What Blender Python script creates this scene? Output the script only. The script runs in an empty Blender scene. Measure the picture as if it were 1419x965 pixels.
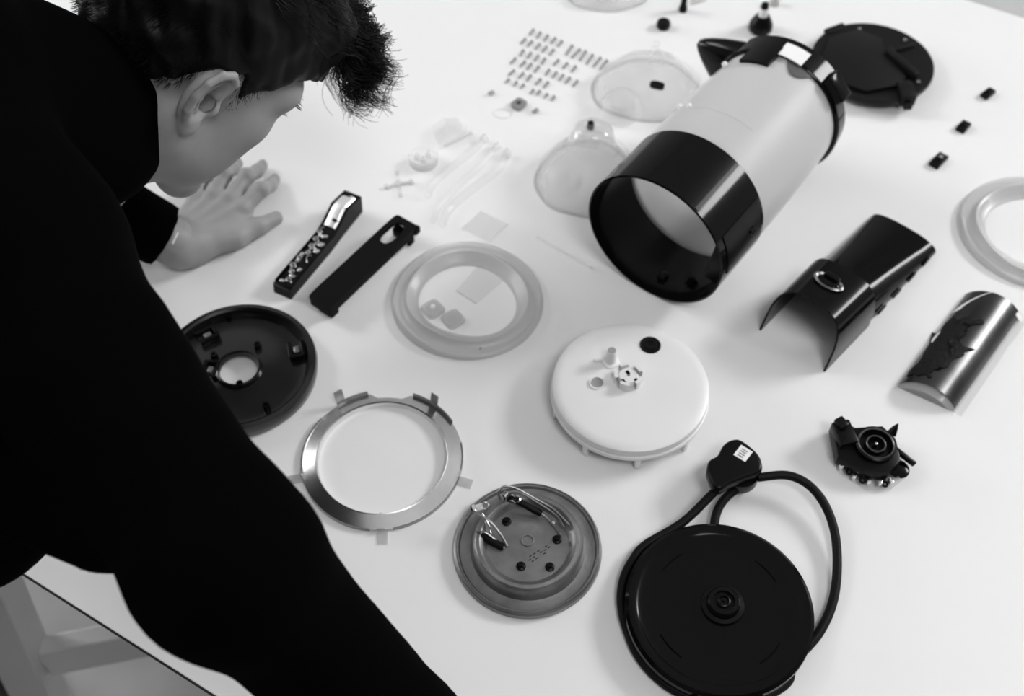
import bpy, bmesh, math, random
import numpy as np
from mathutils import Vector, Matrix

random.seed(7)
rng = np.random.default_rng(7)
scene = bpy.context.scene
COL = scene.collection
PI = math.pi

# ------------------------------------------------------------------ camera
TT = 0.75                      # table top height
CH = 0.94                      # camera height above the table top
PITCH = math.radians(53.0)
FPX = 1600.0
CS, SN = math.cos(PITCH), math.sin(PITCH)
CAM = np.array([0.0, 0.0, TT + CH])
cd = bpy.data.cameras.new('camera')
cam = bpy.data.objects.new('camera', cd)
COL.objects.link(cam)
cam.location = CAM
cam.rotation_euler = (PI / 2 - PITCH, 0, 0)
cd.sensor_width = 36.0
cd.lens = 36.0 * FPX / 1419.0
cd.clip_start = 0.02
cd.dof.use_dof = True
cd.dof.focus_distance = 0.93
cd.dof.aperture_fstop = 5.0
scene.camera = cam

# ------------------------------------------------------------------ world, lights, exposure
w = bpy.data.worlds.new('world')
scene.world = w
w.use_nodes = True
w.node_tree.nodes['Background'].inputs[0].default_value = (1, 1, 1, 1)
w.node_tree.nodes['Background'].inputs[1].default_value = 0.16


def area(name, loc, target, sx, sy, power):
    l = bpy.data.lights.new(name, 'AREA')
    l.shape = 'RECTANGLE'
    l.size, l.size_y = sx, sy
    l.energy = power
    o = bpy.data.objects.new(name, l)
    COL.objects.link(o)
    o.location = loc
    d = Vector(target) - Vector(loc)
    o.rotation_euler = d.to_track_quat('-Z', 'Y').to_euler()
    return o


area('back_lamp', (-3.4, 2.3, 3.7), (0.1, 0.7, 0.75), 1.6, 1.6, 92)
area('side_lamp', (4.5, 2.3, 3.8), (0.0, 0.5, 0.75), 1.7, 1.7, 290)
area('front_fill', (0.8, -0.9, 3.8), (0.1, 0.5, 0.75), 1.0, 1.0, 36)  # unseen fill, added to lift the near table and the rail
area('window_light', (-4.8, 2.4, 1.5), (-0.4, 0.7, 0.4), 2.4, 1.8, 130)

vs = scene.view_settings
vs.view_transform = 'Standard'
vs.look = 'None'
vs.gamma = 1.0
vs.use_curve_mapping = False
vs.exposure = 0.0


# ------------------------------------------------------------------ helpers: photo pixel -> point at a height over the table
def P(px, py, h=0.0):
    u, v = (px - 709.5) / FPX, (py - 482.5) / FPX
    d = np.array([u, CS - v * SN, -SN - v * CS])
    return CAM + d * ((CH - h) / -d[2])


def PF(px, py):                 # same for the room floor
    u, v = (px - 709.5) / FPX, (py - 482.5) / FPX
    d = np.array([u, CS - v * SN, -SN - v * CS])
    return CAM + d * (CAM[2] / -d[2])


def PD(px, py, depth):          # point at a given camera depth
    u, v = (px - 709.5) / FPX, (py - 482.5) / FPX
    return CAM + depth * np.array([u, CS - v * SN, -SN - v * CS])


def ang(a, b):
    return math.atan2(b[1] - a[1], b[0] - a[0])


# ------------------------------------------------------------------ materials
MATS = {}


def mat(name, col, rough=0.5, metal=0.0, spec=0.5, var=0.0, vscale=40.0, bump=0.0, bscale=200.0, coat=0.0):
    m = bpy.data.materials.new(name)
    m.use_nodes = True
    nt = m.node_tree
    b = nt.nodes['Principled BSDF']
    b.inputs['Base Color'].default_value = (col, col, col, 1)
    b.inputs['Roughness'].default_value = rough
    b.inputs['Metallic'].default_value = metal
    b.inputs['Specular IOR Level'].default_value = spec
    b.inputs['Coat Weight'].default_value = coat
    tc = nt.nodes.new('ShaderNodeTexCoord')
    if var > 0:
        n = nt.nodes.new('ShaderNodeTexNoise')
        n.inputs['Scale'].default_value = vscale
        n.inputs['Detail'].default_value = 4
        r = nt.nodes.new('ShaderNodeMapRange')
        r.inputs['From Min'].default_value = 0.3
        r.inputs['From Max'].default_value = 0.7
        r.inputs['To Min'].default_value = col * (1 - var)
        r.inputs['To Max'].default_value = col * (1 + var)
        nt.links.new(tc.outputs['Object'], n.inputs['Vector'])
        nt.links.new(n.outputs['Fac'], r.inputs['Value'])
        nt.links.new(r.outputs['Result'], b.inputs['Base Color'])
    if bump > 0:
        n2 = nt.nodes.new('ShaderNodeTexNoise')
        n2.inputs['Scale'].default_value = bscale
        n2.inputs['Detail'].default_value = 3
        bp = nt.nodes.new('ShaderNodeBump')
        bp.inputs['Strength'].default_value = bump
        bp.inputs['Distance'].default_value = 0.002
        nt.links.new(tc.outputs['Object'], n2.inputs['Vector'])
        nt.links.new(n2.outputs['Fac'], bp.inputs['Height'])
        nt.links.new(bp.outputs['Normal'], b.inputs['Normal'])
    MATS[name] = m
    return m


def clear_mat(name, body, fac, rough=0.12, tint=0.96, transl=0.0, bump=0.0, bscale=60.0, spec=0.15, ior=1.28):
    """see-through plastic: light passes straight on, a share is scattered by the body, the surface shines"""
    m = bpy.data.materials.new(name)
    m.use_nodes = True
    nt = m.node_tree
    out = nt.nodes['Material Output']
    b = nt.nodes['Principled BSDF']
    b.inputs['Base Color'].default_value = (body, body, body, 1)
    b.inputs['Roughness'].default_value = rough
    b.inputs['Specular IOR Level'].default_value = spec
    tr = nt.nodes.new('ShaderNodeBsdfTransparent')
    tr.inputs['Color'].default_value = (tint, tint, tint, 1)
    src = b.outputs[0]
    if transl > 0:
        tl = nt.nodes.new('ShaderNodeBsdfTranslucent')
        tl.inputs['Color'].default_value = (body, body, body, 1)
        mx = nt.nodes.new('ShaderNodeMixShader')
        mx.inputs[0].default_value = transl
        nt.links.new(b.outputs[0], mx.inputs[1])
        nt.links.new(tl.outputs[0], mx.inputs[2])
        src = mx.outputs[0]
    mix = nt.nodes.new('ShaderNodeMixShader')
    mix.inputs[0].default_value = fac
    nt.links.new(tr.outputs[0], mix.inputs[1])
    nt.links.new(src, mix.inputs[2])
    gl = nt.nodes.new('ShaderNodeBsdfGlossy')
    gl.inputs['Roughness'].default_value = rough
    gl.inputs['Color'].default_value = (1, 1, 1, 1)
    fr = nt.nodes.new('ShaderNodeFresnel')
    fr.inputs['IOR'].default_value = ior
    mix2 = nt.nodes.new('ShaderNodeMixShader')
    ge = nt.nodes.new('ShaderNodeNewGeometry')       # the reflection belongs to the outer side of the wall only
    bk = nt.nodes.new('ShaderNodeMath')
    bk.operation = 'SUBTRACT'
    bk.inputs[0].default_value = 1.0
    nt.links.new(ge.outputs['Backfacing'], bk.inputs[1])
    ml = nt.nodes.new('ShaderNodeMath')
    ml.operation = 'MULTIPLY'
    nt.links.new(fr.outputs[0], ml.inputs[0])
    nt.links.new(bk.outputs[0], ml.inputs[1])
    nt.links.new(ml.outputs[0], mix2.inputs[0])
    nt.links.new(mix.outputs[0], mix2.inputs[1])
    nt.links.new(gl.outputs[0], mix2.inputs[2])
    nt.links.new(mix2.outputs[0], out.inputs['Surface'])
    if bump > 0:
        tc = nt.nodes.new('ShaderNodeTexCoord')
        n2 = nt.nodes.new('ShaderNodeTexNoise')
        n2.inputs['Scale'].default_value = bscale
        bp = nt.nodes.new('ShaderNodeBump')
        bp.inputs['Strength'].default_value = bump
        bp.inputs['Distance'].default_value = 0.004
        nt.links.new(tc.outputs['Object'], n2.inputs['Vector'])
        nt.links.new(n2.outputs['Fac'], bp.inputs['Height'])
        for nd in (b, gl, fr):
            nt.links.new(bp.outputs['Normal'], nd.inputs['Normal'])
    MATS[name] = m
    return m


mat('table_white', 0.80, 0.42, var=0.012, vscale=3, spec=0.35)
mat('black_edge', 0.006, 0.5)
mat('leg_paint', 0.72, 0.5, var=0.05, vscale=8)
mat('ceiling_paint', 0.75, 0.9)
mat('dark_wall', 0.06, 0.8)
mat('wall_paint', 0.50, 0.8, var=0.04, vscale=2)
mat('concrete', 0.45, 0.8, var=0.16, vscale=5, bump=0.1, bscale=90)
mat('black_gloss', 0.0030, 0.10, spec=0.15)
mat('black_satin', 0.0035, 0.30, spec=0.14)
mat('black_matte', 0.004, 0.6, spec=0.10)
mat('black_rubber', 0.005, 0.5, spec=0.13)
mat('lid_black', 0.007, 0.38, spec=0.18)
mat('white_plastic', 0.78, 0.38)
mat('grey_hole', 0.30, 0.6)
mat('steel', 0.78, 0.22, metal=1.0, var=0.06, vscale=60)
mat('chrome', 0.85, 0.16, metal=1.0)
mat('bright_shield', 0.9, 0.35, metal=0.6)
mat('dark_steel', 0.30, 0.35, metal=0.9, var=0.15, vscale=50)
mat('heater_metal', 0.22, 0.42, metal=0.75, var=0.22, vscale=45, bump=0.15, bscale=300)
mat('screw_steel', 0.28, 0.45, metal=0.3)
mat('label_white', 0.85, 0.6)
mat('print_grey', 0.25, 0.6)
mat('smoked', 0.10, 0.25)
mat('dish_black', 0.007, 0.18, spec=0.6, bump=0.10, bscale=30)
mat('pcb', 0.010, 0.45)
mat('skin', 0.30, 0.48, spec=0.3, var=0.06, vscale=25, bump=0.06, bscale=700)
mat('hair_black', 0.0022, 0.45, spec=0.15)
mat('cloth_black', 0.0010, 0.95, spec=0.02)
mat('cloth_trousers', 0.003, 0.95, spec=0.05)
mat('shoe_black', 0.004, 0.5)
mat('eye_white', 0.7, 0.2)
clear_mat('clear', 0.72, 0.32, rough=0.14, tint=0.985, transl=0.4, bump=0.35, bscale=32, ior=1.5)
clear_mat('clear_smooth', 0.90, 0.10, rough=0.15, tint=0.99, transl=0.5)
clear_mat('silicone', 0.88, 0.45, rough=0.4, tint=0.97, transl=0.5)
clear_mat('silicone_soft', 0.86, 0.62, rough=0.32, tint=0.96, transl=0.28, spec=0.5)
clear_mat('frosted', 0.84, 0.92, rough=0.45, tint=0.95, transl=0.58)

mat('dark_chrome', 0.075, 0.26, metal=1.0, var=0.35, vscale=22)
mat('torn_film', 0.004, 0.7, spec=0.25, bump=0.9, bscale=260)


# ------------------------------------------------------------------ mesh helpers; a mesh is (verts Nx3, faces list)
def join(*ms):
    V, F, o = [], [], 0
    for v, f in ms:
        v = np.asarray(v, float).reshape(-1, 3)
        V.append(v)
        F += [tuple(int(i) + o for i in q) for q in f]
        o += len(v)
    return np.vstack(V), F


def xf(mesh, loc=(0, 0, 0), rot=(0, 0, 0), scale=(1, 1, 1)):
    v, f = mesh
    from mathutils import Euler
    R = np.array(Euler(rot, 'XYZ').to_matrix())
    return (np.asarray(v, float) * np.array(scale)) @ R.T + np.array(loc), f


def lathe(prof, n=64, closed=False, a0=0.0, a1=2 * PI):
    full = abs(a1 - a0 - 2 * PI) < 1e-6
    m = n if full else n + 1
    V, F, rings = [], [], []
    for r, z in prof:
        if r < 1e-7:
            rings.append([len(V)])
            V.append((0, 0, z))
        else:
            s = len(V)
            for i in range(m):
                a = a0 + (a1 - a0) * i / n
                V.append((r * math.cos(a), r * math.sin(a), z))
            rings.append(list(range(s, s + m)))
    pairs = list(zip(rings, rings[1:] + rings[:1]))
    if not closed:
        pairs = pairs[:-1]
    for A, B in pairs:
        for i in range(n):
            j = (i + 1) % m
            if len(A) == 1 and len(B) == 1:
                continue
            if len(A) == 1:
                F.append((A[0], B[i], B[j]))
            elif len(B) == 1:
                F.append((A[i], B[0], A[j]))
            else:
                F.append((A[i], B[i], B[j], A[j]))
    return np.array(V, float), F


def from_bm(bm):
    V = np.array([v.co[:] for v in bm.verts], float)
    bm.verts.index_update()
    F = [tuple(v.index for v in f.verts) for f in bm.faces]
    bm.free()
    return V, F


def rbox(sx, sy, sz, bev=0.001, seg=2, base=True):
    bm = bmesh.new()
    bmesh.ops.create_cube(bm, size=1)
    for v in bm.verts:
        v.co = (v.co.x * sx, v.co.y * sy, v.co.z * sz + (sz / 2 if base else 0))
    if bev > 0:
        bmesh.ops.bevel(bm, geom=list(bm.edges), offset=bev, segments=seg, affect='EDGES', profile=0.5)
    return from_bm(bm)


def plate(outline, th, z0=0.0, bev=0.0, seg=2):
    bm = bmesh.new()
    vs_ = [bm.verts.new((x, y, z0)) for x, y in outline]
    f = bm.faces.new(vs_)
    if f.normal.z > 0:
        f.normal_flip()
    bm.normal_update()
    r = bmesh.ops.extrude_face_region(bm, geom=[f])
    for e in r['geom']:
        if isinstance(e, bmesh.types.BMVert):
            e.co.z += th
    bmesh.ops.recalc_face_normals(bm, faces=list(bm.faces))
    if bev > 0:
        es = [e for e in bm.edges if abs(e.verts[0].co.z - e.verts[1].co.z) < 1e-9]
        bmesh.ops.bevel(bm, geom=es, offset=bev, segments=seg, affect='EDGES', profile=0.5)
    return from_bm(bm)


def plate_hole(outer, inner, th, z0=0.0):
    """outer and inner loops with the same number of points in matching order"""
    n = len(outer)
    V = [(x, y, z0) for x, y in outer] + [(x, y, z0) for x, y in inner] + \
        [(x, y, z0 + th) for x, y in outer] + [(x, y, z0 + th) for x, y in inner]
    F = []
    for i in range(n):
        j = (i + 1) % n
        F += [(2 * n + i, 2 * n + j, 3 * n + j, 3 * n + i), (i, n + i, n + j, j), (i, j, 2 * n + j, 2 * n + i),
              (n + i, 3 * n + i, 3 * n + j, n + j)]
    return np.array(V, float), F


def ellipse(rx, ry, n=24, c=(0, 0), a0=0.0):
    return [(c[0] + rx * math.cos(a0 + 2 * PI * i / n), c[1] + ry * math.sin(a0 + 2 * PI * i / n)) for i in range(n)]


def super_loop(rx, ry, n=48, p=0.35, c=(0, 0)):
    o = []
    for i in range(n):
        a = 2 * PI * i / n
        cx, sy_ = math.cos(a), math.sin(a)
        o.append((c[0] + rx * math.copysign(abs(cx) ** p, cx), c[1] + ry * math.copysign(abs(sy_) ** p, sy_)))
    return o


def spline(pts, n=8):
    """Catmull-Rom through the points"""
    p = np.asarray(pts, float)
    p = np.vstack([2 * p[0] - p[1], p, 2 * p[-1] - p[-2]])
    o = []
    for i in range(1, len(p) - 2):
        for k in range(n):
            t = k / n
            a, b_, c, d = p[i - 1], p[i], p[i + 1], p[i + 2]
            o.append(0.5 * (2 * b_ + (c - a) * t + (2 * a - 5 * b_ + 4 * c - d) * t * t + (3 * b_ - a - 3 * c + d) * t ** 3))
    o.append(p[-2])
    return np.array(o)


def tube(pts, r, n=8, cap=True, hollow=0.0):
    p = np.asarray(pts, float)
    m = len(p)
    r = np.broadcast_to(np.asarray(r, float), (m,))
    T = np.gradient(p, axis=0)
    T /= np.linalg.norm(T, axis=1)[:, None] + 1e-12
    up = np.array([0, 0, 1.0]) if abs(T[0][2]) < 0.9 else np.array([1.0, 0, 0])
    N = np.cross(T[0], up)
    N /= np.linalg.norm(N)
    V, F = [], []
    for i in range(m):
        N = N - T[i] * N.dot(T[i])
        N /= np.linalg.norm(N) + 1e-12
        B = np.cross(T[i], N)
        for k in range(n):
            a = 2 * PI * k / n
            V.append(p[i] + r[i] * (math.cos(a) * N + math.sin(a) * B))
    for i in range(m - 1):
        for k in range(n):
            j = (k + 1) % n
            F.append((i * n + k, i * n + j, (i + 1) * n + j, (i + 1) * n + k))
    if cap:
        F.append(tuple(range(n - 1, -1, -1)))
        F.append(tuple((m - 1) * n + k for k in range(n)))
    return np.array(V), F


def sheet(fn, nu, nv, th):
    bm = bmesh.new()
    g = [[bm.verts.new(fn(i / nu, j / nv)) for j in range(nv + 1)] for i in range(nu + 1)]
    for i in range(nu):
        for j in range(nv):
            bm.faces.new((g[i][j], g[i + 1][j], g[i + 1][j + 1], g[i][j + 1]))
    bmesh.ops.recalc_face_normals(bm, faces=list(bm.faces))
    bmesh.ops.solidify(bm, geom=list(bm.faces), thickness=th)
    return from_bm(bm)


def to_x(mesh):
    """lathe axis z -> x, contact side stays -z"""
    v, f = mesh
    v = np.asarray(v)
    return np.stack([v[:, 2], v[:, 1], -v[:, 0]], 1), f


def mk(name, mesh, material, parent=None, smooth=40.0, data=None):
    if data is None:
        v, f = mesh
        data = bpy.data.meshes.new(name)
        data.from_pydata([tuple(q) for q in np.asarray(v, float)], [], f)
        bm = bmesh.new()
        bm.from_mesh(data)
        bmesh.ops.recalc_face_normals(bm, faces=list(bm.faces))
        bm.to_mesh(data)
        bm.free()
        data.materials.append(MATS[material] if isinstance(material, str) else material)
        if smooth:
            data.polygons.foreach_set('use_smooth', [True] * len(data.polygons))
            data.set_sharp_from_angle(angle=math.radians(smooth))
    o = bpy.data.objects.new(name, data)
    COL.objects.link(o)
    if parent:
        o.parent = parent
    return o


def tag(o, label, cat, group=None, kind=None):
    o['label'] = label
    o['category'] = cat
    if group:
        o['group'] = group
    if kind:
        o['kind'] = kind
    return o


def thing(name, label, cat, loc, rz=0.0, group=None):
    o = bpy.data.objects.new(name, None)
    o.empty_display_size = 0.02
    COL.objects.link(o)
    o.location = tuple(loc)
    o.rotation_euler = (0, 0, rz)
    return tag(o, label, cat, group)


def solo(name, mesh, material, label, cat, loc, rz=0.0, group=None, smooth=40.0, data=None):
    o = mk(name, mesh, material, None, smooth, data)
    o.location = tuple(loc)
    o.rotation_euler = (0, 0, rz)
    return tag(o, label, cat, group)


def cyl(r, h, n=24, bev=0.0006, z0=0.0):
    return lathe([(0, z0), (r, z0), (r, z0 + h - bev), (r - bev, z0 + h), (0, z0 + h)], n)


# ------------------------------------------------------------------ floor and table
EA, EB = P(25, 790), P(300, 965)             # near edge of the table top
ea = ang(EA, EB)
along = np.array([math.cos(ea), math.sin(ea), 0])
inn = np.array([-math.sin(ea), math.cos(ea), 0])     # into the table
E0 = EA.copy()
TW = float(np.dot(P(1375, 11) - E0, inn))
o = mk('floor', xf(rbox(10, 10, 0.1, 0), (0, 1, -0.1)), 'concrete')
o['kind'] = 'structure'
for nm, sz, lc in (('wall_back', (10, 0.1, 4.0), (0, 6.05, 0)), ('wall_front', (10, 0.1, 4.0), (0, -4.05, 0)),
                   ('wall_left', (0.1, 10, 4.0), (-5.05, 1, 0)), ('wall_right', (0.1, 10, 4.0), (5.05, 1, 0)), ('ceiling', (10, 10, 0.1), (0, 1, 4.0))):
    o = mk(nm, xf(rbox(*sz, 0), lc), {'ceiling': 'ceiling_paint', 'wall_front': 'dark_wall'}.get(nm, 'wall_paint'))
    o['kind'] = 'structure'

tb = thing('work_table', 'long white table with thin black edge holding the taken-apart kettle', 'table',
           (E0[0], E0[1], 0), ea)
TL0, TL1 = -0.95, 1.75
mk('tabletop', xf(rbox(TL1 - TL0, TW, 0.0015, 0.0005, 1), ((TL0 + TL1) / 2, TW / 2, TT - 0.0015)), 'table_white', tb)
mk('core_board', xf(rbox(TL1 - TL0, TW, 0.0105, 0.0005, 1), ((TL0 + TL1) / 2, TW / 2, TT - 0.012)), 'black_edge', tb)


def beam(a, b_, wd, ht):
    a, b_ = np.array(a, float), np.array(b_, float)
    d = b_ - a
    L = np.linalg.norm(d)
    q = Vector(d).to_track_quat('X', 'Z')
    v, f = rbox(L, wd, ht, 0.002, 1, base=False)
    v = v + np.array([L / 2, 0, 0])
    return v @ np.array(q.to_matrix()).T + a, f


def tloc(p):                     # world -> table local
    d = np.asarray(p, float) - np.array([E0[0], E0[1], 0])
    return np.array([d.dot(along), d.dot(inn), d[2]])


def PZ(px, py, z):
    return P(px, py, z - TT)


# trestle frame: leaning legs joined by low rails
q1, q2 = PZ(30, 905, 0.27), PZ(-12, 815, 0.46)
lean = (q2 - q1) / (q2[2] - q1[2])
legs = []
ra, rb_ = PZ(47, 903, 0.28), PZ(158, 881, 0.28)
rdir = (rb_ - ra) / np.linalg.norm(rb_ - ra)
for k, (base, ln) in enumerate(((q1, lean), (q1 + rdir * 0.62, lean * np.array([-1, 0.6, 1])))):
    top = base + ln * (TT - 0.014 - base[2])
    bot = base - ln * base[2]
    mk('leg', beam(tloc(top), tloc(bot), 0.055, 0.05), 'leg_paint', tb)
    legs.append(base)
mk('cross_rail', beam(tloc(legs[0] + rdir * 0.02 + [0, 0, -0.025]), tloc(legs[1] + [0, 0, -0.025]), 0.026, 0.07), 'leg_paint', tb)
for k in range(2):
    p0 = np.array([1.15, 0.25 + 0.75 * k, TT - 0.014])
    mk('leg', beam(p0, p0 + np.array([0, (0.14 if k else -0.14), -TT + 0.014]), 0.055, 0.05), 'leg_paint', tb)
mk('cross_rail', beam((1.15, 0.18, 0.25), (1.15, 1.07, 0.25), 0.026, 0.07), 'leg_paint', tb)
mk('top_rail', beam((-0.5, TW / 2, TT - 0.045), (1.5, TW / 2, TT - 0.045), 0.05, 0.05), 'leg_paint', tb)

# ------------------------------------------------------------------ kettle body lying on its side
KR = 0.0792
ka0, ka1 = P(905, 335, KR), P(1084, 141, 0.078)
krz = ang(ka0, ka1)
kt = thing('kettle', 'large kettle body lying on its side, frosted white with wide black band', 'kettle',
           (ka0[0], ka0[1], TT), krz)


def klathe(prof, n=96, closed=True, z=KR, a0=0.0, a1=2 * PI):
    return xf(to_x(lathe([(r, s) for s, r in prof], n, closed, a0, a1)), (0, 0, z))


def kflat(mesh, y_from=0.0):
    return mesh


BL = 0.080
band = klathe([(0.0, KR - 0.0022), (0.0008, KR), (BL, KR), (BL + 0.0006, KR - 0.0006), (BL, KR - 0.003), (0.004, KR - 0.003)])
mk('black_band', band, 'black_gloss', kt, 30)
# vessel, slightly waisted to the top
vp_o = [(BL - 0.004, KR - 0.0012), (BL + 0.004, KR - 0.0012), (0.14, KR - 0.0016), (0.19, KR - 0.0028), (0.22, KR - 0.0042), (0.244, KR - 0.0060)]
vp_i = [(s, r - 0.0025) for s, r in vp_o[::-1]]
mk('vessel', klathe(vp_o + vp_i), 'frosted', kt, 30)
CR = KR - 0.0045
mk('collar', klathe([(0.241, CR - 0.003), (0.241, CR + 0.0015), (0.244, CR + 0.0035), (0.263, CR + 0.001), (0.266, CR - 0.002),
                     (0.266, CR - 0.006), (0.250, CR - 0.008)]), 'black_gloss', kt, 30)


def kpt(s, phi, r):              # phi from the top, positive to the side that faces lower right in the photo
    return np.array([s, -r * math.sin(phi), KR + r * math.cos(phi)])


def kpatch(s0, s1, p0, p1, r, th, nu=8, nv=20, taper=0.0):
    def fn(u, v):
        s = s0 + (s1 - s0) * u
        rr = np.interp(s, [q[0] for q in vp_o], [q[1] for q in vp_o]) if r is None else r
        pm, ph = (p0 + p1) / 2, (p1 - p0) / 2 * (1 - taper * (1 - u))
        return tuple(kpt(s, pm + ph * (2 * v - 1), rr + 0.0005 if r is None else rr))
    return sheet(fn, nu, nv, th)


R_ = math.radians
mk('handle_seat', kpatch(0.125, 0.240, R_(-38), R_(26), None, 0.0015, taper=0.12), 'frosted', kt, 30)
mk('gauge_window', kpatch(0.128, 0.232, R_(-62), R_(-46), None, 0.0015), 'clear_smooth', kt, 30)
for s, ph in ((0.135, -50), (0.215, -44), (0.128, -36)):
    c = kpt(s, R_(ph), KR - 0.002)
    v, f = lathe([(0, 0.0045), (0.0025, 0.0035), (0.0035, 0)], 12)
    mk('snap_stud', xf((v, f), c, (R_(ph), 0, 0)), 'white_plastic', kt)
# inside of the band: lugs and a rib
for ph, s in ((150, 0.03), (176, 0.025), (128, 0.05)):
    c = kpt(s, R_(ph), KR - 0.008)
    mk('inner_lug', xf(rbox(0.012, 0.007, 0.006, 0.0008), c, (R_(-ph), 0, 0)), 'black_satin', kt)
mk('switch_box', xf(rbox(0.052, 0.058, 0.020, 0.002), kpt(0.046, R_(97), KR - 0.004), (R_(97 + 180), 0, 0)), 'black_satin', kt)
# the flat seam of the band on the handle side
mk('band_seam', kpatch(0.002, BL - 0.002, R_(28), R_(31), KR + 0.0007, 0.0012), 'black_satin', kt, 30)
mk('band_panel', kpatch(0.010, BL - 0.006, R_(58), R_(92), KR + 0.0012, 0.0015), 'black_satin', kt, 30)
v, f = lathe([(0, 0.002), (0.004, 0.002), (0.005, 0)], 16)
mk('screw_plug', xf((v, f), kpt(0.055, R_(76), KR + 0.001), (R_(76), 0, 0)), 'black_gloss', kt)
# hinge block, slot and smoked window at the collar
mk('hinge_block', kpatch(0.216, 0.250, R_(-30), R_(-5), KR + 0.0002, 0.006), 'black_gloss', kt, 30)
mk('collar_slot', kpatch(0.2380, 0.260, R_(-6), R_(15), CR + 0.0046, 0.001), 'label_white', kt, 30)
mk('collar_bridge', kpatch(0.242, 0.269, R_(-44), R_(36), CR + 0.0036, 0.005), 'black_gloss', kt, 30)
mk('hinge_knuckle', xf(rbox(0.020, 0.030, 0.012, 0.002), kpt(0.253, R_(46), CR + 0.001), (R_(46), 0, 0)), 'black_gloss', kt)


def half_disc(u, v):
    a = R_(14) + R_(1) * 0
    s = 0.241 - 0.019 * u * math.sin(PI * v)
    ph = R_(2) + R_(26) * v
    return tuple(kpt(s, ph, KR - 0.0042 + (0.244 - s) * 0.12))


mk('smoked_window', sheet(half_disc, 6, 16, 0.001), 'smoked', kt, 30)


# spout: a beak-shaped glossy shell that sticks out sideways from the collar
PH0 = R_(-74)
rad_ = np.array([0, -math.sin(PH0), math.cos(PH0)])
tan_ = np.array([0, -math.cos(PH0), -math.sin(PH0)])


def spout(u, v):
    a = -PI / 2 + PI * v
    wd = 0.034 * (1 - u) ** 0.75 + 0.003
    dp = 0.020 * (1 - u) ** 0.8 + 0.003
    return tuple(np.array([0.262 - 0.004 * u, 0, KR]) + rad_ * (CR - 0.006 + 0.046 * u) + tan_ * wd * math.sin(a) - np.array([1.0, 0, 0]) * dp * math.cos(a))


mk('spout_shell', sheet(spout, 10, 20, 0.002), 'black_gloss', kt, 30)
for v_ in (0.0, 1.0):
    mk('spout_trim', tube([np.array(spout(u, v_)) + [0.0008, 0, 0] for u in np.linspace(0, 1, 12)], 0.0013, 6), 'chrome', kt)

# ------------------------------------------------------------------ kettle lid, upside down
c = P(1209, 86, 0.016)
ld = thing('round_cover', 'round matte black kettle lid lying behind the kettle collar', 'kettle lid', (c[0], c[1], TT), R_(20))
mk('rim_disc', lathe([(0, 0.004), (0.066, 0.004), (0.072, 0.008), (0.0745, 0.014), (0.0738, 0.018), (0.070, 0.0185), (0.064, 0.0175),
                      (0.03, 0.017), (0, 0.017)], 72), 'lid_black', ld)
mk('foot_ring', lathe([(0.05, 0), (0.056, 0), (0.058, 0.005), (0.048, 0.005)], 48, True), 'lid_black', ld)
oc = [(-0.062, -0.022), (-0.040, -0.050), (0.006, -0.054), (0.022, -0.040), (0.018, 0.006), (0.030, 0.030), (0.012, 0.056), (-0.030, 0.054), (-0.058, 0.026)]
mk('inner_plate', plate(oc, 0.006, 0.0165, 0.0015), 'lid_black', ld)
mk('hinge_bracket', xf(rbox(0.018, 0.030, 0.016, 0.002), (0.006, -0.066, 0.010), (0, 0, R_(-18))), 'lid_black', ld)
mk('hinge_tooth', xf(rbox(0.010, 0.012, 0.008, 0.0015), (0.000, -0.081, 0.010), (0, 0, R_(-18))), 'lid_black', ld)
mk('latch_rib', xf(rbox(0.008, 0.055, 0.012, 0.0015), (0.026, -0.022, 0.0165), (0, 0, R_(8))), 'lid_black', ld)
mk('cross_rib', xf(rbox(0.034, 0.004, 0.006, 0.001), (0.045, 0.006, 0.0165), (0, 0, R_(4))), 'lid_black', ld)
mk('rim_tab', xf(rbox(0.03, 0.012, 0.006, 0.002), (-0.012, 0.070, 0.014), (0, 0, R_(8))), 'lid_black', ld)
for a in (20, 75, 200, 300):
    mk('pin', xf(cyl(0.0022, 0.003, 12), (0.062 * math.cos(R_(a)), 0.062 * math.sin(R_(a)), 0.0172)), 'dark_steel', ld)

# ------------------------------------------------------------------ small black things along the far side
o = P(919, 38)
pl = thing('rubber_plug', 'flat round black rubber plug left of the kettle spout', 'rubber plug', (o[0], o[1], TT))
mk('cap', lathe([(0, 0), (0.0075, 0), (0.0088, 0.002), (0.0088, 0.008), (0.0078, 0.0095), (0, 0.0095)], 28), 'black_rubber', pl)
mk('dimple', lathe([(0.0058, 0.0096), (0.005, 0.0102), (0.0042, 0.0096)], 24, True), 'black_rubber', pl)
o = P(1053, 42)
kn = thing('knob', 'black conical knob with pale neck standing behind the kettle', 'knob', (o[0], o[1], TT))
mk('skirt', lathe([(0, 0), (0.013, 0), (0.0152, 0.003), (0.0152, 0.010), (0.0125, 0.016), (0.0085, 0.023), (0, 0.023)], 32), 'black_satin', kn)
mk('neck', cyl(0.0062, 0.012, 20, z0=0.0225), 'white_plastic', kn)
mk('cap', lathe([(0, 0.034), (0.0048, 0.034), (0.0052, 0.037), (0.0042, 0.041), (0, 0.042)], 20), 'black_satin', kn)
o = P(946, 15)
pg = thing('black_peg', 'thin upright black peg at the top edge above the rubber plug', 'peg', (o[0], o[1], TT))
mk('post', lathe([(0, 0), (0.0052, 0), (0.0052, 0.006), (0.004, 0.010), (0.0036, 0.026), (0, 0.027)], 18), 'black_satin', pg)
mk('ring_groove', lathe([(0.0052, 0.002), (0.0058, 0.003), (0.0052, 0.004)], 18, True), 'black_satin', pg)
o = P(1073, 6)
gn = thing('grey_nub', 'small grey translucent nub behind the conical knob', 'plastic nub', (o[0], o[1], TT))
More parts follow.
